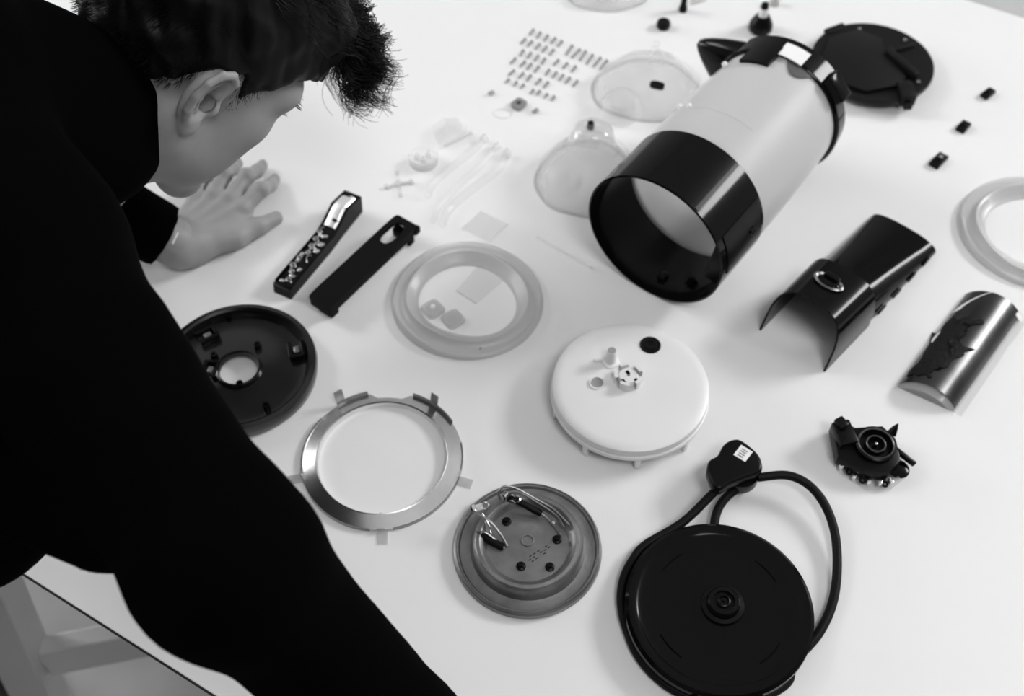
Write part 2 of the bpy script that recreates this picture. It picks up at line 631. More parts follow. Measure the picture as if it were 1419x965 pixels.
mk('body', lathe([(0, 0), (0.007, 0), (0.0075, 0.006), (0.006, 0.012), (0, 0.013)], 20), 'silicone', gn)
mk('core', cyl(0.004, 0.011, 14), 'grey_hole', gn)
for (px, py, px2, py2, sz, lb) in ((1375, 127, 1361, 138, (0.0185, 0.0105, 0.006), 'small black clip farthest up the row of three clips'),
                                 (1340, 172, 1328, 185, (0.018, 0.0115, 0.006), 'small plain black clip in the middle of the row of three'),
                                 (1308, 217, 1291, 234, (0.024, 0.0125, 0.006), 'small black clip with pale mark nearest the large silicone ring')):
    a, b_ = P(px, py), P(px2, py2)
    o = thing('spring_clip', lb, 'clip', ((a[0] + b_[0]) / 2, (a[1] + b_[1]) / 2, TT), ang(b_, a), 'three small black clips in a row')
    mk('body', rbox(*sz, 0.0012), 'black_satin', o)
    mk('ridge', xf(rbox(sz[0] * 0.5, sz[1] * 0.6, 0.0016, 0.0005), (sz[0] * 0.08, 0, sz[2] - 0.0003)), 'black_satin', o)
    if 'pale' in lb:
        mk('contact', xf(rbox(0.004, 0.0045, 0.0008, 0.0002), (0.003, 0, sz[2] + 0.0012)), 'steel', o)
        mk('contact', xf(rbox(0.0025, 0.004, 0.0008, 0.0002), (0.0085, 0.001, sz[2] - 0.0002)), 'steel', o)

# ------------------------------------------------------------------ handle shell (arch and long curved back)
a, b_ = P(1143, 516), P(1296, 351)
hrz = ang(a, b_)
hd = np.array([math.cos(hrz), math.sin(hrz), 0])
hn = np.array([-hd[1], hd[0], 0])
WF = 0.040
hc = a + hn * WF
LH = float(np.linalg.norm(b_ - a))
hs = thing('handle_shell', 'glossy black arched handle shell standing right of the kettle band', 'handle shell', (hc[0], hc[1], TT), hrz)


def arch(x0b, x1b, w0, w1, h0, h1, p=0.55, slant=0.0, th=0.0022, nu=10, nv=36):
    def fn(u, v):
        t = -PI / 2 + PI * v
        wd, ht = w0 + (w1 - w0) * u, h0 + (h1 - h0) * u
        y = -wd * math.copysign(abs(math.sin(t)) ** p, math.sin(t))
        z = ht * abs(math.cos(t)) ** p
        x = x0b + (x1b - x0b) * u + slant * z * (1 - u)
        return (x, y, z)
    return sheet(fn, nu, nv, th)


mk('front_arch', arch(0.0, 0.080, WF, WF + 0.001, 0.062, 0.058, 0.58, 0.30), 'black_gloss', hs, 35)
mk('back_cover', arch(0.070, LH, WF - 0.002, WF, 0.038, 0.013, 0.80, 0.0), 'black_gloss', hs, 35)
mk('button_rim', xf(lathe([(0.0085, 0), (0.010, 0.0014), (0.0115, 0)], 32, True), (0.050, 0.004, 0.0622), (0, R_(3), 0), (0.8, 1.45, 1)), 'dark_steel', hs)
mk('button', xf(lathe([(0, 0.0008), (0.007, 0.0006), (0.0086, -0.001)], 32), (0.050, 0.004, 0.0622), (0, R_(3), 0), (0.8, 1.45, 1)), 'black_gloss', hs)
mk('inner_peg', xf(rbox(0.006, 0.016, 0.026, 0.001), (0.056, 0.004, 0.040)), 'black_satin', hs)
for k in range(4):
    mk('side_clip', xf(rbox(0.014, 0.0016, 0.005, 0.0004), (0.105 + 0.03 * k, -WF - 0.0004, 0.002)), 'black_satin', hs)

# ------------------------------------------------------------------ curved chrome plate with torn film
a, b_, d = P(1318, 575), P(1412, 441), P(1240, 540)
frz = ang(a, b_)
FL = float(np.linalg.norm(b_ - a))
fd = np.array([math.cos(frz), math.sin(frz), 0])
fn_ = np.array([-fd[1], fd[0], 0])
FW = float(np.dot(d - a, fn_))
skew = float(np.dot(d - a, fd))
fo = thing('chrome_plate', 'curved chrome cover plate with torn black film beside the handle shell', 'cover plate', (a[0], a[1], TT), frz)


def fplate(u, v):
    t = v * 2 - 1
    return (0.006 + (FL - 0.006) * u + skew * v, FW * v, 0.0035 + 0.017 * (1 - t * t) ** 0.8)


mk('metal_skin', sheet(fplate, 24, 24, 0.0008), 'dark_chrome', fo, 60)


def fskin(u, v, lift):
    x, y, z = fplate(u, v)
    return (x, y, z + lift)


def film(u, v):
    r_ = random.Random(int(u * 97) * 131 + int(v * 97))
    uu = 0.07 + 0.62 * u
    ve = 0.50 + 0.10 * math.sin(9 * u + 1) + 0.05 * math.sin(23 * u)
    vv = ve + (0.955 + 0.02 * math.sin(17 * u) - ve) * v
    return fskin(uu + 0.03 * math.sin(14 * v) * (1 if u > 0.5 else -0.4), vv, 0.0006 + 0.0007 * r_.random())


mk('torn_film', sheet(film, 40, 24, 0.0003), 'torn_film', fo, 25)
mk('white_strip', sheet(lambda u, v: fskin(0.76 + 0.235 * u + 0.03 * v, min(1.0, 0.985 - 0.36 * u ** 1.6 - 0.085 * v), 0.0008), 14, 4, 0.0003), 'label_white', fo, 40)  # white diagonal strip across the upper left corner
mk('edge_shine', sheet(lambda u, v: fskin(0.42 + 0.12 * u, 0.95 + 0.045 * v * math.sin(PI * (0.1 + 0.8 * u)), 0.0012), 8, 3, 0.0003), 'label_white', fo, 40)  # highlight on the left edge, set in as a white strip


def fback(u, v):
    t = v * 2 - 1
    return (-0.002 + (FL + 0.002) * u + skew * v, -0.002 + (FW + 0.004) * v, 0.0015 + 0.016 * (1 - t * t) ** 0.8)


mk('plastic_backing', sheet(fback, 12, 24, 0.001), 'clear_smooth', fo, 60)
ef = []
for v in np.linspace(0, 1, 20):
    ef.append((0.004 + skew * v, FW * v, 0.0002))
n_ = len(ef)
for v in np.linspace(1, 0, 20):
    ef.append((0.008 + skew * v, FW * v, 0.0030 + 0.017 * (1 - (2 * v - 1) ** 2) ** 0.8))
V = np.array(ef + [(x + 0.0015, y, z) for x, y, z in ef])
F = [(i, i + 1, 2 * n_ - 2 - i, 2 * n_ - 1 - i) for i in range(n_ - 1)]
F = F + [tuple(q + 2 * n_ for q in f_[::-1]) for f_ in F]
F += [(i, (i + 1) % (2 * n_), 2 * n_ + (i + 1) % (2 * n_), 2 * n_ + i) for i in range(2 * n_)]
mk('end_face', (V, F), 'grey_hole', fo, 30)
mk('edge_strip', xf(rbox(FL * 0.95, 0.009, 0.0012, 0.0004), (FL * 0.5, -0.004, 0)), 'clear_smooth', fo)
mk('white_tape', xf(rbox(0.006, 0.012, 0.0012, 0.0004), (FL - 0.004, 0.002, 0.006), (R_(40), 0, 0)), 'label_white', fo)

# ------------------------------------------------------------------ heat switch (thermostat) unit
c = P(1203, 640)
th_ = thing('thermostat', 'small black thermostat unit with round socket between cord loop and chrome plate', 'thermostat', (c[0], c[1], TT), R_(0))
mk('clear_base', plate([(-0.038, 0.008), (-0.030, -0.014), (-0.008, -0.032), (0.014, -0.032), (0.032, -0.018), (0.036, 0.002), (0.028, 0.014), (-0.02, 0.02)], 0.005, 0.0, 0.001), 'clear_smooth', th_)
mk('housing', plate([(-0.034, 0.030), (-0.026, 0.036), (-0.012, 0.026), (0.014, 0.028), (0.024, 0.014), (0.024, -0.010), (0.010, -0.024), (-0.012, -0.022), (-0.034, -0.006)], 0.016, 0.004, 0.002), 'black_satin', th_)
mk('socket_ring', xf(lathe([(0.0185, 0.015), (0.0192, 0.026), (0.0175, 0.027), (0.0158, 0.026), (0.0155, 0.019), (0.0100, 0.018), (0.0096, 0.025),
                            (0.0078, 0.026), (0.0072, 0.020), (0.002, 0.019), (0.0018, 0.0245), (0, 0.025)], 48), (0.002, 0.004, 0)), 'black_satin', th_)
mk('contact_ring', xf(lathe([(0.0156, 0.0262), (0.0165, 0.0272), (0.0174, 0.0262)], 48, True), (0.002, 0.004, 0)), 'dark_steel', th_)
mk('contact_ring', xf(lathe([(0.0080, 0.0258), (0.0087, 0.0266), (0.0094, 0.0258)], 36, True), (0.002, 0.004, 0)), 'dark_steel', th_)
mk('centre_pin', xf(lathe([(0, 0.0265), (0.0012, 0.026), (0.0014, 0.0245)], 12), (0.002, 0.004, 0)), 'chrome', th_)
mk('horn', xf(lathe([(0.005, 0), (0.003, 0.007), (0, 0.013)], 5), (0.022, 0.020, 0.018), (R_(-20), R_(18), 0)), 'black_satin', th_)
mk('side_block', xf(rbox(0.018, 0.026, 0.012, 0.002), (-0.025, 0.016, 0.016), (0, 0, R_(12))), 'black_satin', th_)
mk('side_block', xf(rbox(0.010, 0.012, 0.006, 0.002), (-0.028, 0.024, 0.027), (0, 0, R_(30))), 'black_satin', th_)
mk('switch_arm', xf(rbox(0.024, 0.004, 0.006, 0.001), (0.029, -0.003, 0.012), (0, R_(14), R_(-38))), 'black_satin', th_)
mk('bimetal_disc', xf(lathe([(0, 0.012), (0.008, 0.0115), (0.0105, 0.010)], 24), (0.023, -0.014, 0.0)), 'black_gloss', th_)
for x, y in ((-0.028, -0.010), (-0.018, -0.021), (-0.006, -0.026), (0.004, -0.027), (0.014, -0.026), (0.027, -0.008)):
    mk('terminal', xf(rbox(0.0055, 0.0035, 0.005, 0.0008), (x, y, 0.005), (0, 0, math.atan2(y, x))), 'chrome', th_)
for x, y in ((-0.022, -0.015), (-0.011, -0.024), (0.009, -0.028)):
    mk('rivet', xf(lathe([(0.0012, 0.006), (0.0030, 0.0075), (0.0036, 0.0055)], 14, True), (x, y, 0)), 'black_satin', th_)

# ------------------------------------------------------------------ power base with cord and plug
c = P(997, 841, 0.020)
pb = thing('power_base', 'round black kettle power base with its cord looped round it and plug', 'power base', (c[0], c[1], TT))
RB = 0.0805
mk('base_body', lathe([(0, 0.0185), (0.040, 0.0180), (0.066, 0.0175), (0.0700, 0.0190), (0.0730, 0.0205), (0.0775, 0.0203), (RB, 0.0180),
                       (RB + 0.0004, 0.0135), (0.0775, 0.0105), (0.0730, 0.0090), (0.0715, 0.0), (0, 0.0)], 96), 'black_gloss', pb, 30)
mk('connector', xf(lathe([(0.0190, 0.0178), (0.0182, 0.0212), (0.0145, 0.0220), (0.0138, 0.0265), (0.0125, 0.0280), (0.0092, 0.0280), (0.0088, 0.0250),
                          (0.0060, 0.0250), (0.0056, 0.0275), (0.0044, 0.0280), (0.0034, 0.0262), (0.0012, 0.0262), (0.0008, 0.0285), (0, 0.0288)], 48), (0.003, 0.002, 0)), 'black_satin', pb)
for a in (25, 118, 205, 300):  # thin ribs added to catch light, in place of lamp reflections
    mk('glint_rib', lathe([(0.0565, 0.0177), (0.0572, 0.0184), (0.0579, 0.0177)], 12, True, R_(a), R_(a + 26)), 'black_gloss', pb)
g = P(1005, 958, 0.004) - np.array([c[0], c[1], TT])
mk('cord_guard', xf(rbox(0.064, 0.022, 0.010, 0.002), (g[0], g[1] - 0.003, 0)), 'black_satin', pb)


def L_(px, py, h):
    q = P(px, py, h)
    return np.array([q[0] - c[0], q[1] - c[1], q[2] - TT])


CRD = 0.0042
path = [L_(1010, 662, 0.022), L_(984, 688, 0.018), L_(945, 725, 0.013)]
for a in np.arange(132, 318, 12):
    rr = RB + np.interp(a, [132, 160, 190], [0.0055, 0.0045, -0.0010])
    path.append(np.array([rr * math.cos(R_(a)), rr * math.sin(R_(a)), np.interp(a, [132, 160, 190], [0.0095, 0.0070, 0.0046])]))
path += [L_(1100, 918, 0.006), L_(1133, 880, 0.0055), L_(1153, 838, 0.0055), L_(1160, 790, 0.008), L_(1157, 740, 0.012), L_(1143, 700, 0.016),
         L_(1120, 672, 0.020), L_(1090, 659, 0.022), L_(1050, 662, 0.022)]
mk('cord', tube(spline(path, 8), CRD, 12), 'black_rubber', pb, 60)
mk('cord_tail', tube(spline([L_(1030, 672, 0.012), L_(1008, 688, 0.011), L_(995, 706, 0.009), L_(990, 726, 0.007), L_(992, 742, 0.006)], 8), CRD, 12), 'black_rubber', pb, 60)
plo = [L_(x, y, 0.030)[:2] for x, y in ((979, 655), (982, 640), (994, 632), (1002, 618), (1013, 611), (1026, 611), (1046, 626), (1055, 640), (1054, 655), (1032, 664), (1012, 672), (999, 680), (988, 676))]
plo = [tuple(q_) for q_ in spline([np.array(q_) for q_ in plo] + [np.array(plo[0])], 4)[:-1]]
plug = mk('plug', join(plate(plo, 0.013, 0.020, 0.0035, 3), xf(lathe([(0, 0.004), (0.0145, 0.004), (0.0175, 0.010), (0.0175, 0.021), (0, 0.021)], 28), (L_(1024, 660, 0.012)[0], L_(1024, 660, 0.012)[1], 0))), 'black_satin', pb)
lo = L_(1030, 628, 0.034)
mk('sticker', xf(rbox(0.0125, 0.0135, 0.0004, 0), (lo[0], lo[1], 0.0331), (0, 0, R_(-38))), 'label_white', plug)
pr = [xf(rbox(0.006, 0.0011, 0.0002, 0), (-0.0005, 0.0035 - 0.0026 * k, 0.0)) for k in range(4)]
mk('sticker_print', xf(join(*pr), (lo[0], lo[1], 0.0336), (0, 0, R_(-38))), 'print_grey', plug)
for dx, dy in ((-0.006, 0.012), (0.008, -0.002), (-0.010, -0.004)):
    q = L_(1018, 643, 0.01)
    mk('pin', xf(rbox(0.005, 0.003, 0.0205, 0.0004), (q[0] + dx, q[1] + dy, 0)), 'steel', plug)

# ------------------------------------------------------------------ heating plate
c = P(731, 761, 0.003)
hp = thing('heating_plate', 'dark grey metal heating plate with loose wires on its raised ring', 'heating plate', (c[0], c[1], TT))
mk('plate_body', lathe([(0, 0.0125), (0.0365, 0.0125), (0.0385, 0.0145), (0.0400, 0.0175), (0.0430, 0.0195), (0.0460, 0.0190), (0.0485, 0.0165), (0.0500, 0.0100),
                        (0.0515, 0.0060), (0.0580, 0.0045), (0.0605, 0.0052), (0.0620, 0.0078), (0.0640, 0.0082), (0.0662, 0.0060), (0.0668, 0.0020), (0.0655, 0.0), (0, 0.0)], 96), 'heater_metal', hp, 35)
mk('rim_bead', lathe([(0.0632, 0.0082), (0.0642, 0.0092), (0.0652, 0.0078)], 96, True), 'dark_steel', hp)


def H_(px, py, h):
    q = P(px, py, h)
    return np.array([q[0] - c[0], q[1] - c[1], q[2] - TT])


q = H_(731, 749, 0.013)
mk('centre_ring', xf(lathe([(0.0042, 0.0122), (0.0048, 0.0136), (0.0058, 0.0136), (0.0063, 0.0122)], 28, True), (q[0], q[1], 0)), 'dark_steel', hp)
for x, y in ((702, 723), (722, 785), (772, 748), (762, 786)):
    q = H_(x, y, 0.013)
    mk('stud', xf(lathe([(0, 0.0165), (0.0018, 0.0165), (0.0026, 0.0145), (0.0042, 0.0138), (0.0045, 0.0123)], 16), (q[0], q[1], 0)), 'black_satin', hp)
for pts in (((693, 693, .020), (691, 682, .030), (700, 674, .034), (716, 677, .032), (740, 690, .027), (766, 705, .023), (789, 728, .020)),
            ((700, 697, .022), (706, 684, .028), (722, 684, .030), (745, 697, .025), (770, 714, .020), (782, 731, .019)),
            ((706, 695, .020), (725, 696, .022), (745, 708, .018), (762, 722, .015), (778, 742, .014)),
            ((655, 706, .026), (662, 712, .026), (678, 722, .024), (692, 738, .018), (703, 757, .014)),
            ((660, 737, .020), (672, 738, .021), (686, 748, .017), (699, 760, .014)),
            ((668, 712, .024), (676, 726, .020), (680, 740, .017))):
    mk('wire', tube(spline([H_(*t) for t in pts], 6), 0.0010, 8), 'dark_steel', hp)
for pts, r in ((((700, 690, .022), (716, 694, .024), (738, 706, .020), (750, 712, .017)), 0.0032),
               (((668, 742, .016), (684, 752, .015), (698, 759, .014)), 0.0036)):
    mk('sleeve', tube(spline([H_(*t) for t in pts], 6), r, 10), 'black_rubber', hp)
for x, y, h, a in ((706, 688, 0.026, -30), (661, 703, 0.028, 10)):
    q = H_(x, y, h)
    mk('wire_terminal', xf(join(rbox(0.012, 0.0065, 0.0012, 0.0003), xf(rbox(0.005, 0.0065, 0.0045, 0.001), (-0.003, 0, 0.0004)),
                           xf(lathe([(0.0022, 0), (0.003, 0.001), (0.0038, 0)], 14, True), (0.008, 0, 0.0006))), q - np.array([0, 0, 0.002]), (R_(10), R_(-15), R_(a))), 'chrome', hp)
dash = []
for r_, row in enumerate(((0, 1, 2, 4), (0, 1, 3, 4, 5), (1, 2, 4))):
    for k in row:
        x, y = 735 + k * 5.4 - r_ * 1, 771 - k * 3.4 + r_ * 5
        q = H_(x, y, 0.0126)
        dash.append(xf(rbox(0.0026, 0.0007, 0.0002, 0), (q[0], q[1], 0.0125), (0, 0, R_(36))))
mk('engraving', join(*dash), 'black_matte', hp)
q = H_(767, 725, 0.014)
mk('weld_bead', xf(lathe([(0, 0.002), (0.0018, 0.0014), (0.0024, 0)], 10), q), 'chrome', hp)

# ------------------------------------------------------------------ metal ring with tabs
c = P(530, 636, 0.002)
rg = thing('metal_ring', 'flat shiny metal ring with upright tabs beside the heating plate', 'metal ring', (c[0], c[1], TT))
NR = 144
na = math.atan2(*(P(541, 556) - c)[[1, 0]])
outer, inner = [], []
for i in range(NR):
    a = 2 * PI * i / NR
    d = abs((a - na + PI) % (2 * PI) - PI)
    ro = 0.0762
    if d < 0.30:
        ro = 0.0762 - 0.0085 * (0.5 + 0.5 * math.cos(PI * max(0, d - 0.16) / 0.14)) if d > 0.16 else 0.0677
    outer.append((ro * math.cos(a), ro * math.sin(a)))
    inner.append((0.0630 * math.cos(a), 0.0630 * math.sin(a)))
rv, rf_ = plate_hole(outer, inner, 0.0012, 0.0)
rv[:, 2] += 0.0062 - (np.hypot(rv[:, 0], rv[:, 1]) - 0.063) / 0.0132 * 0.0042
mk('ring_face', (rv, rf_), 'steel', rg, 30)
mk('inner_lip', lathe([(0.0605, 0.0), (0.0610, 0.0066), (0.0620, 0.0078), (0.0634, 0.0072), (0.0630, 0.0062), (0.0619, 0.0060), (0.0612, 0.0)], 120, True), 'steel', rg, 35)
for a0, a1 in ((na + 0.30, na + 0.72), (na - 0.98, na - 0.30), (na + 2.2, na + 3.1), (na - 2.9, na - 1.3), (na + 1.0, na + 2.0)):
    tall = 0.0075 if abs(a0 - na) < 1.0 and a0 < na + 0.9 else 0.0046
    mk('outer_lip', lathe([(0.0758, 0.0), (0.0764, 0.0), (0.0766, tall), (0.0758, tall)], 30, True, a0, a1), 'dark_steel', rg)


def ring_tab(px, py, ht, wd=0.009, lean=12):
    q = P(px, py) - c
    a = math.atan2(q[1], q[0])
    v, f = rbox(0.0008, wd, ht, 0.0002, 1)
    v, f = xf((v, f), (0, 0, 0), (0, R_(lean), 0))
    v, f = xf((v, f), (0.0755, 0, 0.002), (0, 0, 0))
    return xf((v, f), (0, 0, 0), (0, 0, a))


for px, py, ht in ((478, 568, 0.020), (604, 562, 0.017), (424, 660, 0.005), (528, 722, 0.005), (634, 660, 0.005)):
    mk('tab', ring_tab(px, py, ht), 'dark_steel' if ht > 0.01 else 'chrome', rg)
for px, py in ((413, 664), (530, 735), (643, 669)):  # soft grey shadows of the tabs, laid down as thin plates
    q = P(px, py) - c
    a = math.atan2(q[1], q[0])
    mk('tab_shadow', xf(rbox(0.013, 0.010, 0.0012, 0.0003), (0.0832 * math.cos(a), 0.0832 * math.sin(a), 0.0), (0, 0, a)), 'silicone', rg)
for x, y in ((466, 577), (431, 632), (455, 692), (498, 713), (527, 713), (604, 690)):
    q = P(x, y, 0.0045) - c
    mk('dimple', xf(lathe([(0.0006, 0.0), (0.0014, 0.0006), (0.0019, 0)], 12, True), (q[0], q[1], 0.0044)), 'dark_steel', rg)

# ------------------------------------------------------------------ black dish housing with round hole
c = P(331, 513, 0.010)
bh = thing('base_housing', 'glossy black dish-shaped housing with a round hole by the right sleeve', 'housing', (c[0], c[1], TT))
mk('dish', lathe([(0.0190, 0.0075), (0.0190, 0.0120), (0.0205, 0.0150), (0.0225, 0.0145), (0.0235, 0.0095), (0.0400, 0.0075), (0.0580, 0.0072), (0.0660, 0.0090),
                  (0.0690, 0.0130), (0.0700, 0.0185), (0.0725, 0.0200), (0.0775, 0.0185), (0.0785, 0.0140), (0.0770, 0.0040), (0.0740, 0.0),
                  (0.0710, 0.0), (0.0650, 0.0045), (0.0400, 0.0045), (0.0230, 0.0050)], 96, True), 'dish_black', bh, 35)


def B_(px, py, h=0.009):
    q = P(px, py, h)
    return (q[0] - c[0], q[1] - c[1], q[2] - TT)


for x, y in ((358, 483), (298, 497), (334, 537), (370, 567), (300, 563), (318, 443)):
    mk('screw_boss', xf(lathe([(0.0012, 0.003), (0.0014, 0.008), (0.0034, 0.008), (0.0040, 0.0), (0, 0)], 18), B_(x, y, 0.007)), 'black_gloss', bh)
for x, y, a in ((412, 489, -75), (289, 469, 35), (293, 517, 80)):
    q = B_(x, y, 0.007)
    mk('clip_frame', xf(join(xf(rbox(0.020, 0.004, 0.008, 0.001), (0, 0.0065, 0)), xf(rbox(0.020, 0.004, 0.008, 0.001), (0, -0.0065, 0)), xf(rbox(0.004, 0.012, 0.008, 0.001), (0.009, 0, 0))), q, (0, 0, R_(a))), 'black_satin', bh)
    mk('clip_tongue', xf(rbox(0.008, 0.006, 0.0065, 0.001), q, (0, 0, R_(a))), 'dark_steel', bh)

# ------------------------------------------------------------------ white disc
c = P(874, 533, 0.032)
wd_ = thing('pump_disc', 'white plastic disc with nozzle, toothed hub and black button on small feet', 'plastic disc', (c[0], c[1], TT))
mk('disc_body', lathe([(0, 0.0338), (0.04, 0.0336), (0.066, 0.0330), (0.0728, 0.0322), (0.0752, 0.0305), (0.0757, 0.0235), (0.0742, 0.0218), (0.0765, 0.0205), (0.0768, 0.0170),
                       (0.0750, 0.0150), (0.0700, 0.0130), (0.0695, 0.0080), (0, 0.0080)], 110), 'white_plastic', wd_, 35)
for k in range(9):
    a = R_(-87 - 40 * k)
    mk('foot', xf(rbox(0.0065, 0.0055, 0.0165, 0.001), (0.0725 * math.cos(a), 0.0725 * math.sin(a), 0), (0, 0, a)), 'white_plastic', wd_)


def W_(px, py, h=0.033):
    q = P(px, py, h)
    return (q[0] - c[0], q[1] - c[1], q[2] - TT)


q = W_(846, 502)
mk('nozzle', xf(lathe([(0.0022, 0.010), (0.0024, 0.0185), (0.0044, 0.0190), (0.0050, 0.0175), (0.0054, 0.003), (0.0085, 0.002), (0.0090, -0.001), (0, -0.001), (0, 0.010)], 28), q), 'white_plastic', wd_)
mk('nozzle_bore', xf(cyl(0.0040, 0.0004, 20, 0.0001), (q[0], q[1], q[2] + 0.0187)), 'grey_hole', wd_)
mk('nozzle_gusset', xf(rbox(0.014, 0.004, 0.0035, 0.001), (q[0] - 0.009, q[1] + 0.002, q[2] - 0.0006), (0, 0, R_(10))), 'white_plastic', wd_)
q = W_(827, 532)
mk('port_ring', xf(lathe([(0.0060, -0.001), (0.0062, 0.0022), (0.0076, 0.0022), (0.0080, -0.001)], 28, True), q), 'white_plastic', wd_)
mk('port_bore', xf(cyl(0.0061, 0.0008, 24, 0.0001), q), 'grey_hole', wd_)
q = W_(870, 527)
mk('hub', xf(lathe([(0.0016, 0.003), (0.0016, 0.0085), (0.0085, 0.0085), (0.0098, 0.0070), (0.0102, -0.001), (0, -0.001), (0, 0.003)], 40), q), 'white_plastic', wd_)
for k in range(5):
    a0 = R_(72 * k + 12)
    mk('hub_tooth', xf(lathe([(0.0105, -0.001), (0.0105, 0.0105), (0.0138, 0.0105), (0.0142, -0.001)], 10, True, a0, a0 + R_(44)), q), 'white_plastic', wd_)
for x, y in ((864, 528), (882, 527), (870, 516)):
    s = W_(x, y, 0.042)
    mk('hub_slot', xf(rbox(0.0032, 0.0045, 0.0006, 0.0002), (s[0], s[1], q[2] + 0.0083), (0, 0, R_(30))), 'black_matte', wd_)
q = W_(901, 479)
mk('rubber_button', xf(lathe([(0, 0.0018), (0.003, 0.0018), (0.0038, 0.0028), (0.006, 0.0028), (0.007, 0.0016), (0.0095, 0.0022), (0.0105, 0.001), (0.0106, -0.001)], 36), q), 'black_rubber', wd_)

# ------------------------------------------------------------------ silicone rings
def gasket_mesh(R0, wob, seed):
    prof = [(-0.030, 0.0), (-0.030, 0.0015), (-0.025, 0.0025), (-0.0205, 0.0100), (-0.017, 0.0115), (-0.0145, 0.0060), (-0.009, 0.0042), (-0.004, 0.0075), (-0.001, 0.0060), (0.0, 0.0025), (-0.001, 0.0)]
    v, f = lathe([(R0 + r, z) for r, z in prof], 120, True)
    a = np.arctan2(v[:, 1], v[:, 0])
    r = np.hypot(v[:, 0], v[:, 1])
    k = (R0 - r) / 0.03
    dr = wob * (np.cos(2 * a + seed) + 0.5 * np.cos(3 * a + 2 * seed)) * (0.4 + 0.9 * k)
    r2 = r + dr
    v = np.stack([r2 * np.cos(a), r2 * np.sin(a), v[:, 2] * (1 + 0.18 * np.cos(3 * a + seed))], 1)
    return v, f


c = P(648, 414, 0.004)
sg = thing('silicone_ring', 'translucent silicone sealing ring left of the kettle with small clear parts inside it', 'sealing ring', (c[0], c[1], TT))
mk('ring_body', gasket_mesh(0.0795, 0.0022, 1.0), 'silicone_soft', sg, 60)
q = P(666, 484, 0.006) - c
mk('mould_dot', xf(lathe([(0, 0.0006), (0.0010, 0.0005), (0.0014, 0)], 10), (q[0], q[1], 0.0072)), 'print_grey', sg)
c2 = P(1434, 320, 0.004)
sg2 = thing('silicone_ring', 'larger translucent silicone ring cut off by the right edge of the picture', 'sealing ring', (c2[0], c2[1], TT), 2.0)
mk('ring_body', gasket_mesh(0.0830, 0.0030, 2.2), 'silicone_soft', sg2, 60)
mk('ring_lip', xf(lathe([(0.057, 0.004), (0.059, 0.010), (0.0605, 0.0095), (0.060, 0.004)], 72, True, R_(20), R_(250))), 'silicone', sg2)

for (x, y, lb, pip) in ((600, 430, 'clear rounded square cap with raised pip lying inside the silicone ring', True), (628, 444, 'plain clear rounded square cap lying inside the silicone ring', False)):
    q = P(x, y)
    o = thing('clear_cap', lb, 'plastic cap', (q[0], q[1], TT), R_(38), 'clear square caps')  # square cap of clear plastic
    mk('shell', plate(super_loop(0.0098, 0.0098, 32, 0.5), 0.006, 0.0, 0.0015), 'silicone', o)
    mk('rim', plate_hole(super_loop(0.0108, 0.0108, 32, 0.5), super_loop(0.0095, 0.0095, 32, 0.5), 0.002), 'silicone', o)
    if pip:
        mk('pip', xf(lathe([(0, 0.003), (0.002, 0.0024), (0.003, 0)], 14), (0, 0, 0.0058)), 'label_white', o)


def sheet_from_px(pts, name, label, cat):
    qs = [P(*t) for t in pts]
    c0 = sum(qs) / len(qs)
    o = thing(name, label, cat, (c0[0], c0[1], TT))
    loc = [(q[0] - c0[0], q[1] - c0[1]) for q in qs]
    mk('film', plate(loc, 0.0012), 'clear_smooth', o)
    for i in range(len(loc)):
        if i % 2 == 0:
            a, b_ = loc[i], loc[(i + 1) % len(loc)]
            mk('edge_bead', tube([(a[0], a[1], 0.0014), (b_[0], b_[1], 0.0014)], 0.0007, 6), 'silicone', o)
    return o


sheet_from_px(((632, 404), (660, 422), (702, 386), (666, 365)), 'clear_film', 'thin square clear plastic film inside the silicone ring', 'plastic film')
sheet_from_px(((640, 318), (668, 294), (704, 312), (678, 336)), 'clear_film', 'faint clear plastic film between silicone tubes and silicone ring', 'plastic film')
a, b_ = P(744, 330), P(818, 372)
c0 = (a + b_) / 2
rd = thing('clear_rod', 'thin clear plastic rod lying in the shadow left of the black band', 'plastic rod', (c0[0], c0[1], TT), ang(a, b_))
Lr = float(np.linalg.norm(b_ - a))
mk('shaft', tube([(-Lr / 2, 0, 0.0013), (Lr / 2, 0, 0.0013)], 0.0013, 10), 'clear_smooth', rd)
mk('tip', xf(lathe([(0, 0), (0.0016, 0), (0.0018, 0.002), (0.001, 0.003), (0, 0.003)], 10), (Lr / 2, 0, 0.0018), (0, PI / 2, 0)), 'silicone', rd)

# ------------------------------------------------------------------ silicone tubes
for lb, pts, r in (('leftmost of three soft clear silicone tubes', ((592, 272), (603, 252), (634, 226), (660, 205), (671, 192)), 0.0046),
                   ('middle one of three soft clear silicone tubes', ((600, 307), (610, 285), (634, 259), (668, 228), (688, 203)), 0.0040),
                   ('clear silicone tube with flared end nearest the silicone ring', ((612, 312), (624, 288), (655, 262), (690, 235), (703, 212)), 0.0050)):
    qs = np.array([P(x, y, r) for x, y in pts])
    c0 = qs[0].copy()
    c0[2] = TT
    o = thing('silicone_tube', lb, 'tube', c0, 0, 'soft clear silicone tubes')
    pth = spline(qs - c0, 8)
    mk('hose', tube(pth, r, 14, cap=False), 'clear_smooth', o, 60)
    e = pth[-1]
    dv = pth[-1] - pth[-2]
    mk('end_cuff', tube([e - dv * 1.2, e, e + dv * 0.8], [r * 1.02, r * 1.22, r * 1.22], 14), 'silicone', o)

